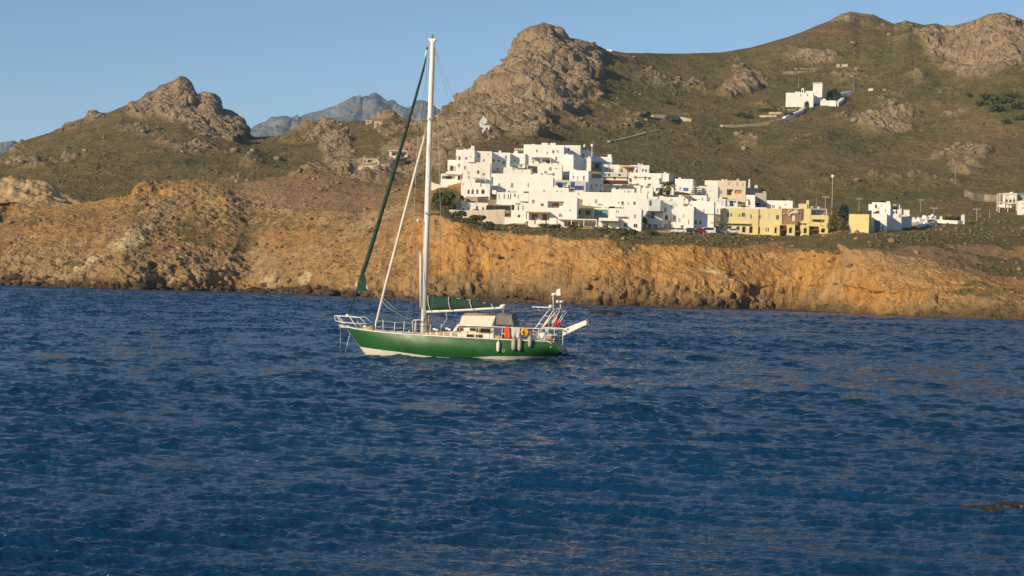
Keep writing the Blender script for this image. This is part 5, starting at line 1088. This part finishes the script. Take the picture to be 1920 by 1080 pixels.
wall('long low white boundary wall ending in a white post at the right', [(1756,418),(1775,419),(1795,420),(1806,420)], 1.0, .4, 'w')
wall('white ramp wall below the rubble heaps', [(1722,427),(1735,425),(1748,422),(1756,419)], .9, .5, 'w')
wall('thin grey terrace slab wall right of the loggia house', [(1677,421),(1700,423),(1730,423)], .9, .6, 'g')
for a, b_, hh_, w, l in ((1805,420,2.9,.9,'white gate post at the right end of the long wall'),(1764,418.5,2.2,.7,'white gate post at the left part of the long wall')):
    g = ground(a, b_); o = MB().box(-w/2, w/2, -.4, .4, -1.5, hh_*.8).add([(-w/2-.08, -.48, hh_*.8), (w/2+.08, -.48, hh_*.8), (w/2+.08, .48, hh_*.8), (-w/2-.08, .48, hh_*.8), (0, 0, hh_)], [(0, 1, 4), (1, 2, 4), (2, 3, 4), (3, 0, 4), (3, 2, 1, 0)]).build('gate_post', H['w']); o.location = g; tag(o, l, 'post')
T('pale house with three small arches among the ruins at the right edge', 1880, 1906.5, 362, 382, 7, 4, 'm', 'a 1885.5 373.5 1890 381 k; a 1892.5 373.5 1897 381 k; a 1899 373.5 1904 380 k; w 1888 365 1891 368 g', group='buildings at the right edge')
T('grey house with a green flat roof at the right edge', 1907, 1945, 364, 378, 7, 0, 'g', 'w 1910 369 1918 376 d; t 1906.5 363 1945 366 q', group='buildings at the right edge')
T('low pale house with small windows at the right edge', 1907.5, 1945, 377, 401, 7, 2, 'm', 'w 1917 380 1919.5 383 g; w 1917 388 1919.5 392 g', group='buildings at the right edge', off=-3)
wall('long grey stone wall running up to the house of three arches', [(1809,368),(1825,376),(1845,378),(1878,379)], 2.6, .5, 's', 'stone_wall')
wall('pale low wall below the house of three arches', [(1872,388),(1885,389),(1897,390)], 1.0, .5, 'm')
def frame():
    g = ground(1898, 396); o = empty('concrete_frame', g, 0); tag(o, 'bare concrete building frame of posts and beams at the right edge', 'building frame', None)
    for x in (-4.6, -1.6, 1.4):
        for y in (0, 3.2): MB().box(x-.15, x+.15, y-.15, y+.15, -2, 6.2).build('post', H['c'], o)
    for z in (2.9, 5.9):
        for y in (0, 3.2): MB().box(-4.5, 1.3, y-.13, y+.13, z, z+.28).build('beam', H['c'], o)
frame()
# -------- monastery on the hill
MG = 'monastery on the hill'
T('long white fortified monastery hall with small dark windows on the hillside', 1473, 1525, 174, 200, 9, 16, 'w', 'w 1480 181 1481.5 183 g; w 1500.5 177 1503 180.5; w 1513 176.5 1515.5 180; e 1492 171.5 1500; e 1505 170 1526; c 1480 174 .8', name='monastery_hall', cat='monastery', group=MG, sink=5)
T('tall square white monastery tower with a shaded right side', 1523.7, 1541.5, 155, 194, 9, 18, 'w', 'w 1528 160 1529.5 162 g; w 1535.5 160 1537 162 g; w 1530.5 170.5 1532 173 g; t 1523.2 155.2 1542 156.2 w', name='monastery_tower', cat='tower', group=MG, sink=6)
T('low white monastery outbuilding in front of the tower', 1538, 1567, 188.5, 197, 6, 10, 'w', 'w 1544 190 1547 191.5 g; w 1552 190 1555 191.5 g; e 1542 184.5 1548', name='monastery_outbuilding', cat='outbuilding', group=MG, sink=3)
T('small white shed standing alone right of the monastery', 1628.5, 1637, 166, 169.5, 4, 10, 'w', 'd 1631 167 1632.3 169.4 g', name='white_shed', cat='shed', group=None)
def belfry():
    h_ = next(o for o in bpy.data.objects if o.name == 'monastery_hall'); Y = h_.location.y-1.5; p = at(1505, 172, Y); k = Y/F
    o = empty('belfry', p, -R(16)); tag(o, 'small white arched belfry on the monastery roof', 'belfry', MG)
    w = 2.5*k; z = 6*k
    MB().box(-w, -w*.45, 0, .8, -2, z*.7).box(w*.45, w, 0, .8, -2, z*.7).prism([(-w, z*.7), (w, z*.7), (w*.7, z), (0, z*1.15), (-w*.7, z)], 0, .8).build('frame', H['w'], o)
    MB().lathe([(.02, .5), (.25, .35), (.32, 0), (.4, -.1)], (0, .4, z*.25), 8).build('bell', Wn['k'], o)
belfry()
wall('white monastery wall climbing from the garden to the tower', [(1470,225),(1487,218),(1500,213),(1507,206)], 1.5, 1.8, 'w')
wall('white upper monastery yard wall right of the dark tree', [(1558,187),(1568,183),(1580,179),(1594,176)], 1.5, 2.0, 'w')
wall('white lower monastery yard wall beside the outbuilding', [(1540,194),(1554,198),(1568,199),(1580,189)], 1.5, 2.0, 'w')
wall('tan dry stone wall along the lane below the monastery', [(1352,238),(1380,238),(1410,236),(1440,232),(1470,226)], 1.0, 2.4, 'b', 'stone_wall')
wall('tan dry stone wall at the left on the green slope', [(1222,219),(1245,220),(1270,222),(1298,227)], 1.0, 2.2, 'b', 'stone_wall')
for i, (p, l) in enumerate([([(1478,208),(1490,207),(1503,204)],'uppermost garden terrace wall below the monastery'),([(1442,213),(1465,213),(1483,212)],'middle garden terrace wall below the monastery'),([(1424,219),(1440,219),(1456,218)],'lower garden terrace wall below the monastery'),([(1468,137),(1500,136),(1530,134),(1545,131)],'pale field wall high above the monastery'),([(1490,130),(1515,130.5),(1544,128)],'topmost pale field wall under the rock outcrop')]):
    wall(l, p, .7, 1.2, 'b' if i < 3 else 's', 'terrace_wall')
wall('thin pale track wall crossing the slope right of the top house', [(1140,266),(1160,263),(1185,257),(1210,250),(1232,246)], .4, 1.6, 'b', 'stone_wall')
T('small stone hut high on the slope above the monastery', 1568, 1590, 120, 125, 5, 6, 'b', 'd 1575 120 1578 125 k', name='stone_hut', cat='hut', group=None)
# -------- ruins left of the town
RG = 'unfinished houses left of the town'
T('pale unfinished house on the ridge, right one of two', 701, 717, 227, 236, 6, 12, 'b', 'd 707 231 709.5 236 k', group=RG)
T('small pale unfinished house on the ridge, left one of two', 685.5, 698, 225, 232, 5, 12, 'b', 'w 689 227 692 229 k', group=RG)
T('open white unfinished house with pillars on the slope left of the mast', 730.5, 763, 284, 296, 6, 6, 'm', 'l 734 286.5 744 292 g; l 746 286.5 760 292 g; v 730 282.8 764 294 x', group=RG)
T('orange brick unfinished house above the pillared one', 757, 785, 275, 287, 6, 6, 't', 'w 762 278 765 283 k; w 770 278 773 283 k; w 777 279 780 284 k', group=RG)
T('beige unfinished house with a dark doorway at the left end of the ruins', 680, 709, 297, 309, 6, 4, 'b', 'l 690 300 698 305 k; w 683 300 685 304 k', group=RG)
wall('long beige retaining wall right of the doorway ruin', [(709,309),(735,307),(760,303)], 1.6, 1.2, 'b', 'stone_wall')
wall('pale lower retaining wall beneath the ruins', [(672,318),(700,316),(730,313),(758,309)], 1.3, .5, 'b', 'stone_wall')
T('tiny white chapel on the skyline right of the rocky peak', 1136.5, 1147, 92.5, 96, 4, 10, 'w', 'd 1141 94 1142 96 k', name='chapel', cat='chapel', group=None, sink=3)
# -------- painted figure on the rock, lying just on the stone
def painted():
    polys = [[(905.5,217),(907,215.5),(908,219),(908.5,222),(904,222)], [(902,223),(904.5,221.5),(908.5,221.5),(912.5,222.3),(912,226),(909.5,232),(906,234),(904.5,229),(901.5,230),(899.5,228)], [(897.5,230),(902,229.5),(905,233),(911,236),(912.5,239),(908,241),(900,237.5)], [(910,235),(915,234.5),(919,237),(917,243.5),(914.5,244),(914.8,239.5),(911.5,239)], [(906,240),(912.5,238.5),(910,243),(905.5,249),(904,248.5),(904.5,243)], [(911.8,222.3),(913.5,225),(912.8,229),(910.5,233),(909.5,231.5),(911.6,227)]]
    vs, fs = [], []; c = ground(906, 233)
    sm = np.array([(a, b_, (ground(a, b_)-Vector((0, 0, CAMZ))).length) for a in range(897, 921, 2) for b_ in range(214, 251, 2)], float)
    co = np.linalg.lstsq(np.c_[sm[:, :2], np.ones(len(sm))], sm[:, 2], rcond=None)[0]; co = co*np.array([0, .45, 1]); co[2] += np.mean(sm[:, 2]-np.c_[sm[:, :2], np.ones(len(sm))] @ co); dist = lambda q: float(co[0]*q[0]+co[1]*q[1]+co[2]); back = np.percentile(sm[:, 2]-np.c_[sm[:, :2], np.ones(len(sm))] @ co, 5)
    for P_ in polys:
        # fill by small triangles that follow the rock
        P_ = np.array(P_, float); m = P_.mean(0); n = 5; ring = []
        for r in np.linspace(.05, 1, n): ring.append([m+(q-m)*r for q in np.concatenate([np.linspace(P_[i], P_[(i+1) % len(P_)], 4, endpoint=False) for i in range(len(P_))])])
        k = len(ring[0]); b0 = len(vs)
        for rg in ring:
            for q in rg:
                a, b_ = ray(*q); d = Vector((float(a), 1, float(b_))).normalized(); vs.append(Vector((0, 0, CAMZ))+d*(dist(q)+back-.3)-c)
        fs += [(b0+i*k+j, b0+i*k+(j+1) % k, b0+(i+1)*k+(j+1) % k, b0+(i+1)*k+j) for i in range(n-1) for j in range(k)]
    me = bpy.data.meshes.new('painted_figure'); me.from_pydata(vs, [], fs)
    o = link_mesh('painted_figure', me, H['w']); o.location = c; tag(o, 'white seated figure painted on the rocks of the peak', 'painting')
painted()
# ------------------------------------------------------------------ trees, bushes, cars, poles
def leafmat(name, dark, light, rough=.75):
    b = NB(name); v = b.coord(); n = b.noise(v, 1.3, 4, .65)
    c = b.ramp(n, [(.3, dark+(1,)), (.7, light+(1,))]); return b.fin(c, rough, None, None, .25)
L = dict(bush=leafmat('bush_leaf', (.040, .054, .015), (.12, .13, .040)), pine=leafmat('pine_needle', (.014, .030, .012), (.05, .075, .028)), sun=leafmat('sunny_needle', (.05, .055, .018), (.24, .20, .055)),  # sun: needle colour with yellow sunlight painted into it
         palm=leafmat('palm_frond', (.05, .055, .018), (.15, .14, .05)), skirt=leafmat('palm_skirt', (.12, .075, .03), (.27, .18, .08)), bark=leafmat('bark', (.07, .05, .03), (.16, .12, .08)), scrub=leafmat('scrub_leaf', (.080, .074, .026), (.185, .155, .060)), pale=leafmat('pale_needle', (.20, .19, .11), (.42, .39, .26)))
def leaves(mb_v, mb_f, c, r, n, size, rng, flat=1.0):
    "n leaf cards in an ellipsoid shell round c"
    k = len(mb_v)
    for i in range(n):
        d = rng.normal(size=3); d /= np.linalg.norm(d)+1e-6; d[2] = d[2] if d[2] > -.35 else -d[2]
        p = np.array(c)+d*np.array(r)*rng.uniform(.55, 1.05); s = size*rng.uniform(.6, 1.4)
        a = rng.normal(size=3); a /= np.linalg.norm(a); b = np.cross(a, d); b /= np.linalg.norm(b)+1e-6
        q = [p-a*s, p+b*s*.6, p+a*s, p-b*s*.6+d*s*.3]; mb_v.extend(map(tuple, q)); mb_f.append((k, k+1, k+2, k+3)); k += 4
def bush(label, px, py, w, h, mat='bush', n=420, name='bush', cat='bush', group=None, off=-.5, trunk=True):
    g = ground(px, py); g = at(px, py, g.y+off); Y = g.y; k = Y/F; W_, H_ = w*k/2, h*k; rng = np.random.default_rng(int(px*7+py)); o = empty(name, g, 0); tag(o, label, cat, group)
    vs, fs = [], []
    m = max(3, int(w/6))
    for i in range(m):
        c = (rng.uniform(-.62, .62)*W_, rng.uniform(-.4, .4)*W_, H_*rng.uniform(.3, .62)); r = (W_*rng.uniform(.35, .55), W_*rng.uniform(.35, .5), H_*rng.uniform(.3, .42))
        leaves(vs, fs, c, r, n//m, max(.16, .09*min(W_*2, H_*1.6)), rng)
    MB().add(vs, fs).build('foliage', L[mat], o)
    t = MB()
    for i in range(3): t.tube([(rng.uniform(-.1, .1), rng.uniform(-.1, .1), -1), (rng.uniform(-.4, .4)*W_, rng.uniform(-.3, .3)*W_, H_*.55)], [.06+.02*H_, .03], 5)
    t.build('stem', L['bark'], o); return o
for a in [('big green bush on the slope below the left terrace wall', 832, 392, 44, 36), ('green bush beside the mast on the left slope', 818, 386, 22, 20), ('round dark bush at the corner below the house of arches', 868.5, 379, 13, 14, 'pine'), ('long low hedge in front of the white windowed house', 896, 397, 26, 7), ('spreading green bush below the beige garden wall', 858, 412, 38, 18),
          ('green bush on the cliff edge under the garden wall', 893, 419, 44, 18), ('wide cliff-top bush right of the pale path', 912, 431, 40, 16), ('low bush behind the curved white wall', 1005, 421, 42, 9), ('wide scrubby bush at the cliff edge below the veranda house', 1030, 432, 50, 14), ('bush on the cliff top below the long veranda', 1080, 431, 44, 10), ('bush below the open furnished terrace', 1135, 436, 56, 12), ('broad bush on the gully edge below the corner house', 1172, 446, 44, 20),
          ('bush below the blue shaded house', 1215, 441, 46, 10), ('tall green shrub in the gap beside the corner house', 1208, 430, 11, 26, 'pine'), ('bush in the corner of the palm garden', 1226, 366, 12, 9), ('left one of two bushes on the roof terrace', 1414.5, 388, 8, 9), ('right one of two bushes on the roof terrace', 1423, 388, 9, 9.5), ('small dark tree at the head of the dry gully', 1419, 325, 12, 9, 'pine'), ('dark bush on the slope right of the monastery tower', 1560, 187, 30, 20, 'pine', 700),
          ('bush at the foot of the monastery steps', 1515, 207, 13, 22), ('round bush left of the tan wall on the hillside', 1216, 222, 16, 14, 'pine'), ('bush on the garden terraces below the monastery', 1388, 219, 30, 10), ('long hedge on the garden terraces below the monastery', 1440, 209, 60, 8), ('dark bush on the terrace under the hall', 1478, 219, 22, 8, 'pine'), ('low bush behind the long white wall at the right', 1780, 415, 40, 10), ('dark bush beside the white gate post', 1795, 414, 16, 9, 'pine'), ('bush below the white gate post', 1812, 424, 22, 8)]:
    nm = a[0]; bush(nm, *a[1:5], mat=a[5] if len(a) > 5 else 'bush', n=a[6] if len(a) > 6 else 420)
for i, (x, y, w, h) in enumerate([(1850,188,40,14),(1878,196,44,18),(1905,206,40,18),(1868,210,46,16),(1842,200,34,12),(1893,184,38,12),(1890,232,30,10),(1912,226,26,12),(1400,222,26,9),(1255,196,22,8),(1930,195,40,20),(1820,182,24,8)]):
    bush('green tree on the upper right hillside' if x > 1800 else ('green shrub on the slope left of the garden terraces' if x > 1300 else 'green shrub below the rocks of the peak'), x, y, w, h, n=300, group='green trees on the right hillside' if x > 1800 else None)
for x, y, s, l in ((1106.5,90,9,'dark little tree on the skyline, left one of two beside the peak'),(1124,93,6.5,'dark little tree on the skyline, right one of two beside the peak')): bush(l, x, y+.5, s, s*.95, 'pine', 220, 'tree', 'tree', None, 0)
def palm(label, px, ytop, yb, w, off):
    g = ground(px, yb); Y = g.y+off; p = at(px, yb, Y); k = Y/F; h = (yb-ytop)*k; W_ = w*k/2; rng = np.random.default_rng(int(px)); o = empty('palm_tree', p, 0); tag(o, label, 'palm', 'palms between the white houses')
    hc = h*.62
    MB().tube([(0, 0, -2), (.1, 0, hc*.5), (0, 0, hc)], [.32, .24, .26], 8).build('trunk', L['bark'], o, True)
    def fr(name, n, mat, up, dn, ln):
        vs, fs = [], []
        for i in range(n):
            a = rng.uniform(0, 6.283); e = rng.uniform(dn, up); l = ln*rng.uniform(.8, 1.1); pts = []
            for t in np.linspace(0, 1, 7): pts.append(np.array([math.cos(a)*l*math.cos(e)*t, math.sin(a)*l*math.cos(e)*t, hc+l*math.sin(e)*t-l*.55*t*t]))
            s = np.array([-math.sin(a), math.cos(a), 0])
            for j in range(6):
                for sg in (-1, 1):
                    for q in (0, .5):
                        b0 = pts[j]*(1-q)+pts[j+1]*q; b1 = b0+(pts[j+1]-pts[j])*.55; wl = .62*math.sin(math.pi*(.12+.8*(j+q)/6))*l*.33
                        kk = len(vs); vs += [tuple(b0), tuple(b1), tuple((b0+b1)/2+s*sg*wl+np.array([0, 0, -.35*wl])+(pts[j+1]-pts[j])*.5)]; fs.append((kk, kk+1, kk+2))
        MB().add(vs, fs).build(name, L[mat], o)
    fr('frond_crown', 34, 'palm', 1.25, -.1, W_*1.08); fr('dry_skirt', 26, 'skirt', -.5, -1.3, h*.34)
palm('tall palm with a ragged brown skirt between the white houses', 1252, 333, 369, 36, -1); palm('shorter palm left of the tall one', 1239.5, 349, 369, 27, -2)
def conifer(label, px, ytop, yb, w, mat, tiers, off, name='pine_tree', up=.12, dens=1., sparse=False):
    g = ground(px, yb); Y = g.y+off; p = at(px, yb, Y); k = Y/F; h = (yb-ytop)*k; W_ = w*k/2; rng = np.random.default_rng(int(px*3)); o = empty(name, p, 0); tag(o, label, 'pine')
    MB().tube([(0, 0, -2), (0, 0, h*.55), (0, 0, h*.97)], [.22, .15, .04], 7).build('trunk', L['bark'], o, True)
    vs, fs = [], []; lb = MB()
    for t in range(tiers):
        f = (t+.4)/tiers; z = h*(.12+.86*f); r = W_*(1-f)**.75+.12; n = 7
        for i in range(n):
            a = 6.283*(i+.5*(t % 2))/n+rng.uniform(-.2, .2); e = np.array([math.cos(a)*r, math.sin(a)*r, r*up])*rng.uniform(.8, 1.1); lb.tube([(0, 0, z), tuple(np.array([0, 0, z])+e)], [.05, .02], 4)
            for q in np.linspace(.25, 1, 5): leaves(vs, fs, np.array([0, 0, z])+e*q, (r*.2+.08, r*.2+.08, h/tiers*(.2 if sparse else .34)), int((6 if sparse else 9)*dens), .13+.05*r, rng)
    lb.build('branches', L['bark'], o); MB().add(vs, fs).build('crown', L[mat], o)
conifer('sunlit yellowish tiered conifer right of the yellow hotel', 1562, 398, 437, 24, 'sun', 9, -5, up=.25); conifer('pale tiered pine with drooping branches among the white houses', 1304, 343, 378, 24, 'pale', 7, -1, sparse=True, up=.3)
conifer('shorter sunlit conifer close to the yellow cube house', 1580, 410, 437, 18, 'sun', 7, -5, up=.2)
bush('tall dark pine behind the sunlit conifers', 1588, 434, 30, 54, 'pine', 1100, 'pine_tree', 'pine', None, 3); bush('small grey-green tree left of the dark pine', 1568, 405, 22, 20, 'scrub', 300, 'tree', 'tree', None, 6)
# cars
def car(label, px, py, mat, rz=0., van=False, dx=0):
    g = ground(px, py); g = at(px, py, g.y-1.0); g.z = max(g.z, ground_z(g.x, g.y)+.02)
    o = empty('parked_car', g, rz); tag(o, label, 'car', 'cars parked in front of the white houses')
    Lc = 2.1; hs = 1.45 if not van else 1.85
    pr = [(-Lc, .32), (-Lc, .72), (-Lc+.25, .86), (-1.05, .95), (-.45, hs-.05), (.0, hs), (1.15, hs-.02), (1.75, .98), (Lc-.03, .9), (Lc, .35)] if not van else [(-Lc, .32), (-Lc, .85), (-1.55, 1.0), (-1.05, hs-.1), (-.8, hs), (Lc-.1, hs), (Lc, hs-.15), (Lc, .35)]
    MB().prism(pr, -.82, .82).build('body', mat, o, bevel=.06)
    gl = [(-.98, .98), (-.48, hs-.13), (.0, hs-.09), (1.08, hs-.1), (1.5, .98)] if not van else [(-1.4, 1.02), (-1.0, hs-.18), (-.8, hs-.12), (1.6, hs-.12), (1.6, 1.1)]
    for y0, y1 in ((-.835, -.822), (.822, .835)): MB().prism(gl, y0, y1).build('side_window', Wn['d'], o)
    for x in (-1.3, 1.3):
        for y in (-.72, .72):
            w_ = MB().tube([(x, y-.1, .32), (x, y+.1, .32)], .32, 12).build('wheel', G['black'], o); MB().tube([(x, y-.115, .32), (x, y+.115, .32)], .18, 10).build('rim', G['steel'], w_)
    for y in (-.55, .55): MB().box(-Lc-.03, -Lc+.05, y-.15, y+.15, .6, .72).build('headlight', G['white'], o); MB().box(Lc-.05, Lc+.03, y-.15, y+.15, .6, .75).build('tail_light', G['red'], o)
cw = paint('car_white', (.78, .77, .74), .3, .05); cb_ = paint('car_black', (.03, .033, .04), .25, .1); cr_ = paint('car_red', (.42, .02, .025), .3, .1); cg_ = paint('car_grey', (.16, .18, .22), .3, .1)
car('white parked car beside the street lamp', 1271.5, 437.5, cw, .1); car('dark parked car between the white one and the red one', 1291, 437.5, cb_, -.1); car('red parked car in front of the white houses', 1307.5, 438.5, cr_, .35); car('white van parked right of the red car', 1326, 439, cw, .05, True); car('grey parked car in front of the hotel arcade', 1351, 439, cg_, 0); car('white parked car at the end nearest the hotel arcade', 1371, 438.5, cw, .2)
# poles
def pole(label, px, yt, yb, kind, r=.09, mat='k', off=0, name='utility_pole', cat='pole', group=None):
    g = ground(px, yb); p = at(px, yb, g.y+off); k = p.y/F; h = (yb-yt)*k; o = empty(name, p, 0); tag(o, label, cat, group)
    MB().tube([(0, 0, -1), (0, 0, h)], [r, r*.7], 7).build('post', H['w'] if mat == 'w' else Wn[mat], o)
    if kind == 'T':
        MB().box(-1.1, 1.1, -.1, .1, h-.5, h-.3).build('cross_arm', Wn[mat], o)
        for x in (-.95, 0, .95): MB().lathe([(.08, 0), (.1, .1), (.05, .22)], (x, 0, h-.299), 7).build('insulator', H['g'], o)
    elif kind == 'G': MB().lathe([(.15, -.1), (.42, .05), (.5, .4), (.42, .75), (.12, .95)], (0, 0, h), 12).build('lamp_globe', H['w'], o, True)
    elif kind == 'L':
        a = MB().tube([(0, 0, h-.2), (.3, -.3, h+.1), (.9, -.6, h+.15)], .05, 6).build('arm', Wn[mat] if mat != 'w' else H['w'], o); MB().box(.6, 1.2, -.8, -.45, h+.05, h+.22).build('lamp_head', Wn['s'], o, bevel=.04)
pole('very tall pale lamp post with a round globe behind the hotel', 1559.5, 333, 402, 'G', .10, 'f', name='lamp_post', cat='lamp post')
pole('dark street lamp standing before the shaded white house', 1257.5, 384, 434, 'L', .09, 'k', -5, 'street_lamp', 'street lamp')
pole('tall white lamp post in front of the satellite dish house', 1109, 275, 318, 'G', .12, 'w', -3, 'lamp_post', 'lamp post')
pole('street lamp on the slope right of the monastery', 1600.5, 147, 174, 'L', .12, 's', 0, 'street_lamp', 'street lamp')
UG = 'utility poles on the slope behind the hotel'
for x, yt, yb, l in ((1726,373,402,'utility pole with a cross arm left of the rubble heaps, tallest of its row'),(1750.5,388,410,'utility pole with a cross arm behind the rubble heaps'),(1831,390,416,'utility pole with a cross arm right of the long white wall'),(1610.5,371,400,'utility pole with a cross arm behind the yellow cube house'),(1547,367,404,'utility pole with a cross arm left of the tall globe lamp')): pole(l, x, yt, yb, 'T', .1, 's', 4, group=UG)
for x, yt, yb, l in ((1480,370,398,'thin bare pole behind the long white flat roofed building'),(1530,370,402,'thin bare pole behind the roof pavilion'),(1790.5,320,352,'thin pale pole alone on the right hillside'),(1855,392,412,'short bare pole left of the concrete frame'),(1438,139,158,'thin pole on the hillside above and left of the monastery'),(1497,142,168,'thin pole on the hillside directly above the monastery hall')): pole(l, x, yt, yb, '', .08, 's', 4)
# satellite dish
def dish():
    h_ = next(o for o in bpy.data.objects if o.get('label', '').startswith('white house under the big satellite')); p = at(1096.5, 274, h_.location.y+1.5); o = empty('satellite_dish', p, R(35)); tag(o, 'big round white satellite dish on a white roof', 'satellite dish')
    MB().tube([(0, -.08, 0), (0, .02, 0), (0, .12, 0), (0, .16, 0)], [.66, .55, .3, .05], 16).build('reflector', H['w'], o, True); MB().tube([(0, .12, 0), (.2, .3, -1.2), (.2, .3, -2.0)], .06, 6).build('stand', Wn['i'], o); MB().tube([(0, 0, -.55), (0, -.6, 0)], .03, 5).build('feed_arm', Wn['i'], o)
dish()
# -------- scrub and stones scattered over the land
def scatter(name, A, weight, n, smin, smax, flat, mat, kind, sub=1, sinkf=.25, rough=.25):
    w = weight.reshape(-1)*np.linalg.norm(np.cross(np.gradient(A, axis=1), np.gradient(A, axis=0)), axis=-1).reshape(-1)
    i = RNG.choice(len(w), n, p=w/w.sum()); L_ = A.reshape(-1, 3)[i]+RNG.normal(0, .25, (n, 3))*np.array([1, 1, 0])
    s = smin*(smax/smin)**(RNG.random(n)**2.2); S = np.stack([s*RNG.uniform(.8, 1.5, n), s*RNG.uniform(.8, 1.5, n), s*flat*RNG.uniform(.7, 1.3, n)], -1)
    v, f = ico(sub); L_[:, 2] += S[:, 2]*(.5-sinkf)
    tag(copies_mesh(name, v, f, L_, S, RNG.uniform(0, 6.28, n), mat, rough, kind != 'rock'), kind='stuff')
sc_m = L['scrub']
n_ = hill_attr['rock']; scr = (1-n_)**2*(.25+hill_attr['lush']+.5*sstep(0, .6, fbm(hl_P[..., 0], hl_P[..., 1], hl_P[..., 2], 30, 3, 77)))
vis = np.zeros(hl_P.shape[:2]); vis[20:458] = 1
scatter('hillside_scrub', hl_P, scr*vis, 17000, .22, .9, .5, sc_m, 'leaf', 1)
b = NB('boulder_rock'); v = b.coord(); c, _ = rock_col(b, v, (.13, .10, .07, 1), (.27, .21, .14, 1), (.38, .30, .21, 1)); M_bould = b.fin(c, .95, b.bump(_, .8, .4), None, .1)
scatter('hillside_boulders', hl_P, (np.exp(-((n_-.5)/.22)**2)+.006)*vis*(np.hypot(hl_P[..., 0], hl_P[..., 1]) > 690), 1300, .3, 1.8, .75, M_bould, 'rock', 1, .2, .3)
gz = coast_attr['green']*(1-.9*coast_attr['wet_shade'])*(cl_P[..., 2] > 4)
scatter('cliff_scrub', cl_P, gz**2*(1-.6*coast_attr['left'])*(.08+sstep(-.1, .5, fbm(cl_P[..., 0], cl_P[..., 1], cl_P[..., 2], 9, 3, 99)))+.002*(cl_P[..., 2] > 6), 6000, .18, .7, .5, sc_m, 'leaf', 1)
b = NB('shore_rock'); v = b.coord(); n = b.noise(v, .5, 6, .7); c = b.ramp(n, [(.3, (.015, .011, .008, 1)), (.5, (.06, .042, .026, 1)), (.72, (.20, .135, .075, 1))]); M_shore = b.fin(c, .8, b.bump(b.noise(v, 1.6, 5, .7), .9, .3), None, .3)
sh = np.exp(-((cl_P[..., 2]-.4)/1.1)**2)*(cl_P[..., 2] > -.6)
scatter('shore_boulders', cl_P, sh*(.05+coast_attr['left']), 520, .3, 2.0, .6, M_shore, 'rock', 1, .4, .38)
b = NB('fallen_rock'); v = b.coord(); n = b.noise(v, .5, 6, .7); c = b.ramp(n, [(.3, (.13, .085, .045, 1)), (.5, (.27, .18, .09, 1)), (.72, (.42, .31, .18, 1))]); M_fall = b.fin(c, .95, b.bump(b.noise(v, 1.6, 5, .7), .9, .3), None, .1)
scatter('cliff_stones', cl_P, (cl_P[..., 2] > 1)*(.12+coast_attr['crag']), 2600, .15, .9, .8, M_fall, 'rock', 1, .25, .3)
# -------- reefs awash
def reef(label, px, py, w, h, seed, D=None):
    a, b_ = ray(px, py); Y = -CAMZ/float(b_); k = Y/F; rng = np.random.default_rng(seed); mb = MB(); c = at(px, py, Y)
    for i in range(16):
        v, f = ico(2); t = rng.uniform(-1, 1); s = h*k*rng.uniform(.4, .9)*(1.1-abs(t)*.6)
        v = v*(1+.2*rng.uniform(-1, 1, (len(v), 1)))*np.array([s*2.2, s*1.8, s])+np.array([t*w*k/2*.8, rng.uniform(-1, 1)*h*k*1.6, -.15*s]); mb.add(v, f)
    o = mb.build('reef_rock', M_reef, None, True); o.location = (c.x, c.y, 0); tag(o, label, 'rock', 'rocks awash in the bay')
M_reef = (lambda b: b.fin(b.ramp(b.noise(b.coord(), 1.3, 5, .7), [(.35, (.012, .010, .007, 1)), (.75, (.055, .040, .022, 1))]), .45, b.bump(b.noise(b.coord(), 4, 4), .8, .1)))(NB('reef_rock'))
reef('low brown rock awash right of the gangplank', 1138, 589, 66, 12, 3); reef('small brown rock breaking the water at the lower right', 1846, 957, 74, 16, 5); reef('low rock at the right edge of the near water', 1908, 949, 84, 14, 6)
# ------------------------------------------------------------------ air
def haze(density):
    mb = MB().box(-4200, 4200, -60, 7300, -9, 640)
    m = bpy.data.materials.new('haze_air'); m.use_nodes = True; t = m.node_tree; t.nodes.clear()
    o = t.nodes.new('ShaderNodeOutputMaterial'); p = t.nodes.new('ShaderNodeVolumePrincipled')
    p.inputs['Density'].default_value = density; p.inputs['Color'].default_value = (.46, .74, 1, 1); p.inputs['Anisotropy'].default_value = -.2
    t.links.new(p.outputs[0], o.inputs['Volume'])
    ob = mb.build('haze', m); tag(ob, kind='stuff'); return ob
haze(5.5e-5)
